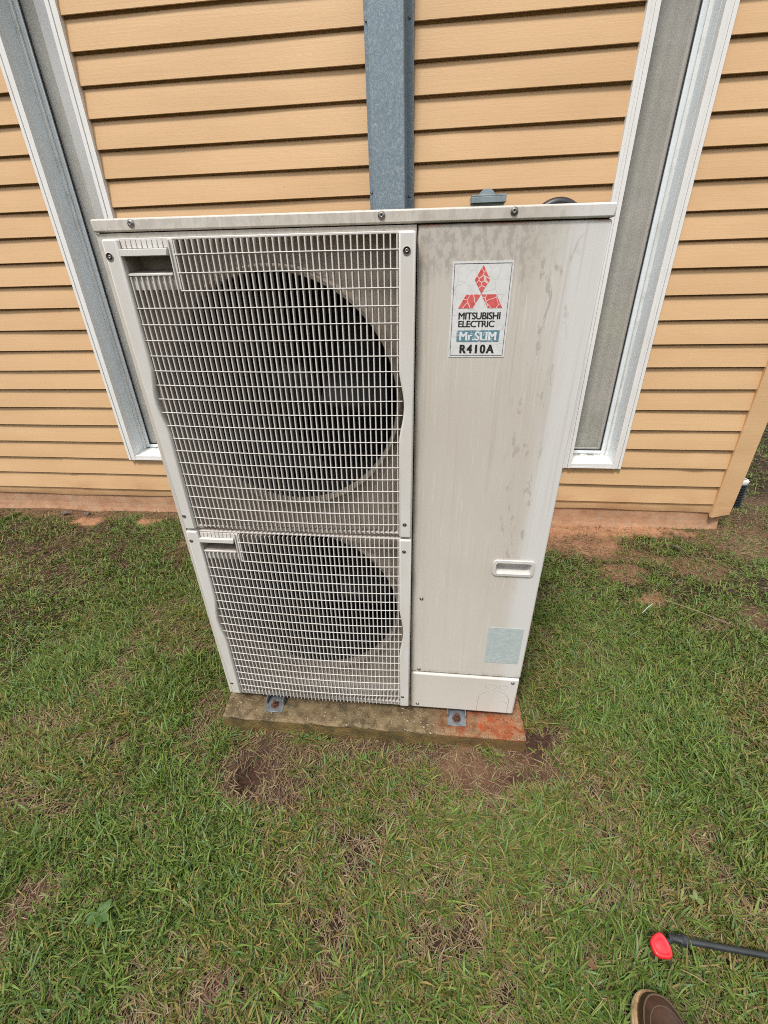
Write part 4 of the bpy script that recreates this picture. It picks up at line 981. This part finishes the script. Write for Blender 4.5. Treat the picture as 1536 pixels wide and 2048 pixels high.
def make_grass(name, sets, label):
    VS, FS4, FS3, CS = [], [], [], []; base = 0
    for (x, y, bare, cl, pat, oa, tone, lean), kind, scale in sets:
        n = len(x); z = gz(x, y)
        comb = vnoise(x, y, 2.0, 401) * 6.0 + 1.2; u_ = rng.random(n)
        az = np.where(u_ < .30, comb + rng.normal(0, .5, n), np.where(u_ < .62, oa + rng.normal(0, .45, n), lean + rng.normal(0, .6, n)))
        if kind == 'green':
            L = rng.gamma(6, .0062, n).clip(.012, .08) * scale * (.65 + .35 * (1 - bare)) * (1 - .30 * sstep(.0, .7, y)) * (.8 + .4 * pat); wdt = rng.uniform(.0010, .0027, n) * scale ** .5; th0 = rng.uniform(.30, 1.42, n); bend = rng.uniform(-.2, 1.3, n); zo = -.004
        else:
            L = rng.gamma(6, .0056, n).clip(.010, .075) * scale; wdt = rng.uniform(.0006, .0014, n); th0 = rng.uniform(1.15, 1.62, n); bend = rng.uniform(-.15, .35, n); zo = rng.uniform(-.001, .009, n)
        dx, dy = np.cos(az), np.sin(az); px, py = -dy, dx
        segs = 3; th = th0.copy(); cx, cy, cz = x.copy(), y.copy(), z + zo
        tw = rng.normal(0, .6, n)
        pts = []; wprof = (.75, 1.0, .72)
        for s_ in range(segs + 1):
            if s_ < segs:
                lat = wprof[s_] * wdt; ca, sa = np.cos(tw * s_ / 2), np.sin(tw * s_ / 2)
                ox, oy, oz = px * lat * ca, py * lat * ca, lat * sa * .8
                pts.append(np.stack([cx - ox, cy - oy, cz - oz], -1)); pts.append(np.stack([cx + ox, cy + oy, cz + oz], -1))
            else: pts.append(np.stack([cx, cy, cz], -1))
            st_ = L / segs; cx = cx + dx * np.sin(th) * st_; cy = cy + dy * np.sin(th) * st_; cz = np.maximum(cz + np.cos(th) * st_, z + .002); th = th + bend / segs * 1.3
            az2 = rng.normal(0, .14, n); dx, dy = dx * np.cos(az2) - dy * np.sin(az2), dx * np.sin(az2) + dy * np.cos(az2)
        V = np.stack(pts, 1)                      # n,7,3
        idx = base + np.arange(n)[:, None] * 7
        FS4.append(np.concatenate([idx + np.array([0, 1, 3, 2]), idx + np.array([2, 3, 5, 4])], 0)); FS3.append(idx + np.array([4, 5, 6]))
        # per-blade colour: the colour of the leaf itself
        k = (.55 * rng.random(n) + .45 * tone)[:, None]; k2 = rng.random(n)[:, None]
        if kind == 'green':
            c = (1 - k) * np.array([.044, .090, .013]) + k * np.array([.165, .236, .042])
            yl = (rng.random(n) < .13 + .25 * bare + .34 * sstep(.54, .36, pat))[:, None]; c = np.where(yl, (1 - k2) * np.array([.130, .122, .028]) + k2 * np.array([.25, .190, .064]), c)
            bl = (rng.random(n) < .10)[:, None]; c = np.where(bl, np.array([.085, .155, .048]) * (.7 + .6 * k2), c)
            tipc = c * (1 + .0 * k) * np.array([1.25, 1.12, .9])
        else:
            c = (1 - k) * np.array([.085, .056, .028]) + k * np.array([.310, .232, .122]); rd = (rng.random(n) < .22)[:, None]; c = np.where(rd, np.array([.15, .075, .045]) * (.6 + .9 * k2), c); tipc = c
        C = np.ones((n, 7, 4), np.float32); C[:, :, :3] = c[:, None, :]; C[:, :2, :3] = (c * .55 + .45 * np.array([.16, .13, .06]))[:, None, :]; C[:, 6, :3] = tipc
        VS.append(V.reshape(-1, 3)); CS.append(C.reshape(-1, 4)); base += n * 7
    V = np.concatenate(VS); C = np.concatenate(CS); F4 = np.concatenate(FS4); F3 = np.concatenate(FS3)
    me = bpy.data.meshes.new(name); me.vertices.add(len(V)); me.vertices.foreach_set('co', V.astype(np.float32).ravel())
    li = np.concatenate([F4.ravel(), F3.ravel()]).astype(np.int32); me.loops.add(len(li)); me.loops.foreach_set('vertex_index', li)
    me.polygons.add(len(F4) + len(F3)); ls = np.concatenate([np.arange(len(F4)) * 4, len(F4) * 4 + np.arange(len(F3)) * 3]).astype(np.int32)
    me.polygons.foreach_set('loop_start', ls); me.polygons.foreach_set('loop_total', np.concatenate([np.full(len(F4), 4), np.full(len(F3), 3)]).astype(np.int32))
    me.update(calc_edges=True)
    me.polygons.foreach_set('use_smooth', [True] * (len(F4) + len(F3)))
    at = me.color_attributes.new('blade', 'FLOAT_COLOR', 'POINT'); at.data.foreach_set('color', C.astype(np.float32).ravel())
    me.materials.append(M['grass']); o = bpy.data.objects.new(name, me); COL.objects.link(o); tag(o, label, 'grass', kind='stuff'); return o
regs = [(-.9, 2.0, -.95, .65, 78000, 20000), (-2.5, -.9, -.6, 1.3, 24000, 6000), (-.9, 2.0, 0.65, 1.3, 32000, 9000), (2.0, 3.4, -.7, 1.6, 22000, 6000), (2.25, 5.5, 1.6, 4.6, 3600, 1500), (-.9, 2.0, -1.6, -.95, 7000, 3000)]
gs = []
for x0, x1, y0, y1, dg_, dsx in regs:
    A_ = (x1 - x0) * (y1 - y0); sc = 1.0 if dg_ > 5000 else 1.5
    gs.append((blades(int(A_ * dg_), x0, x1, y0, y1, 'green'), 'green', sc)); gs.append((blades(int(A_ * dsx), x0, x1, y0, y1, 'straw'), 'straw', sc))
make_grass('grass', gs, 'short mown lawn grass mixed with dry straw')
print('blades', sum(len(g[0][0]) for g in gs))
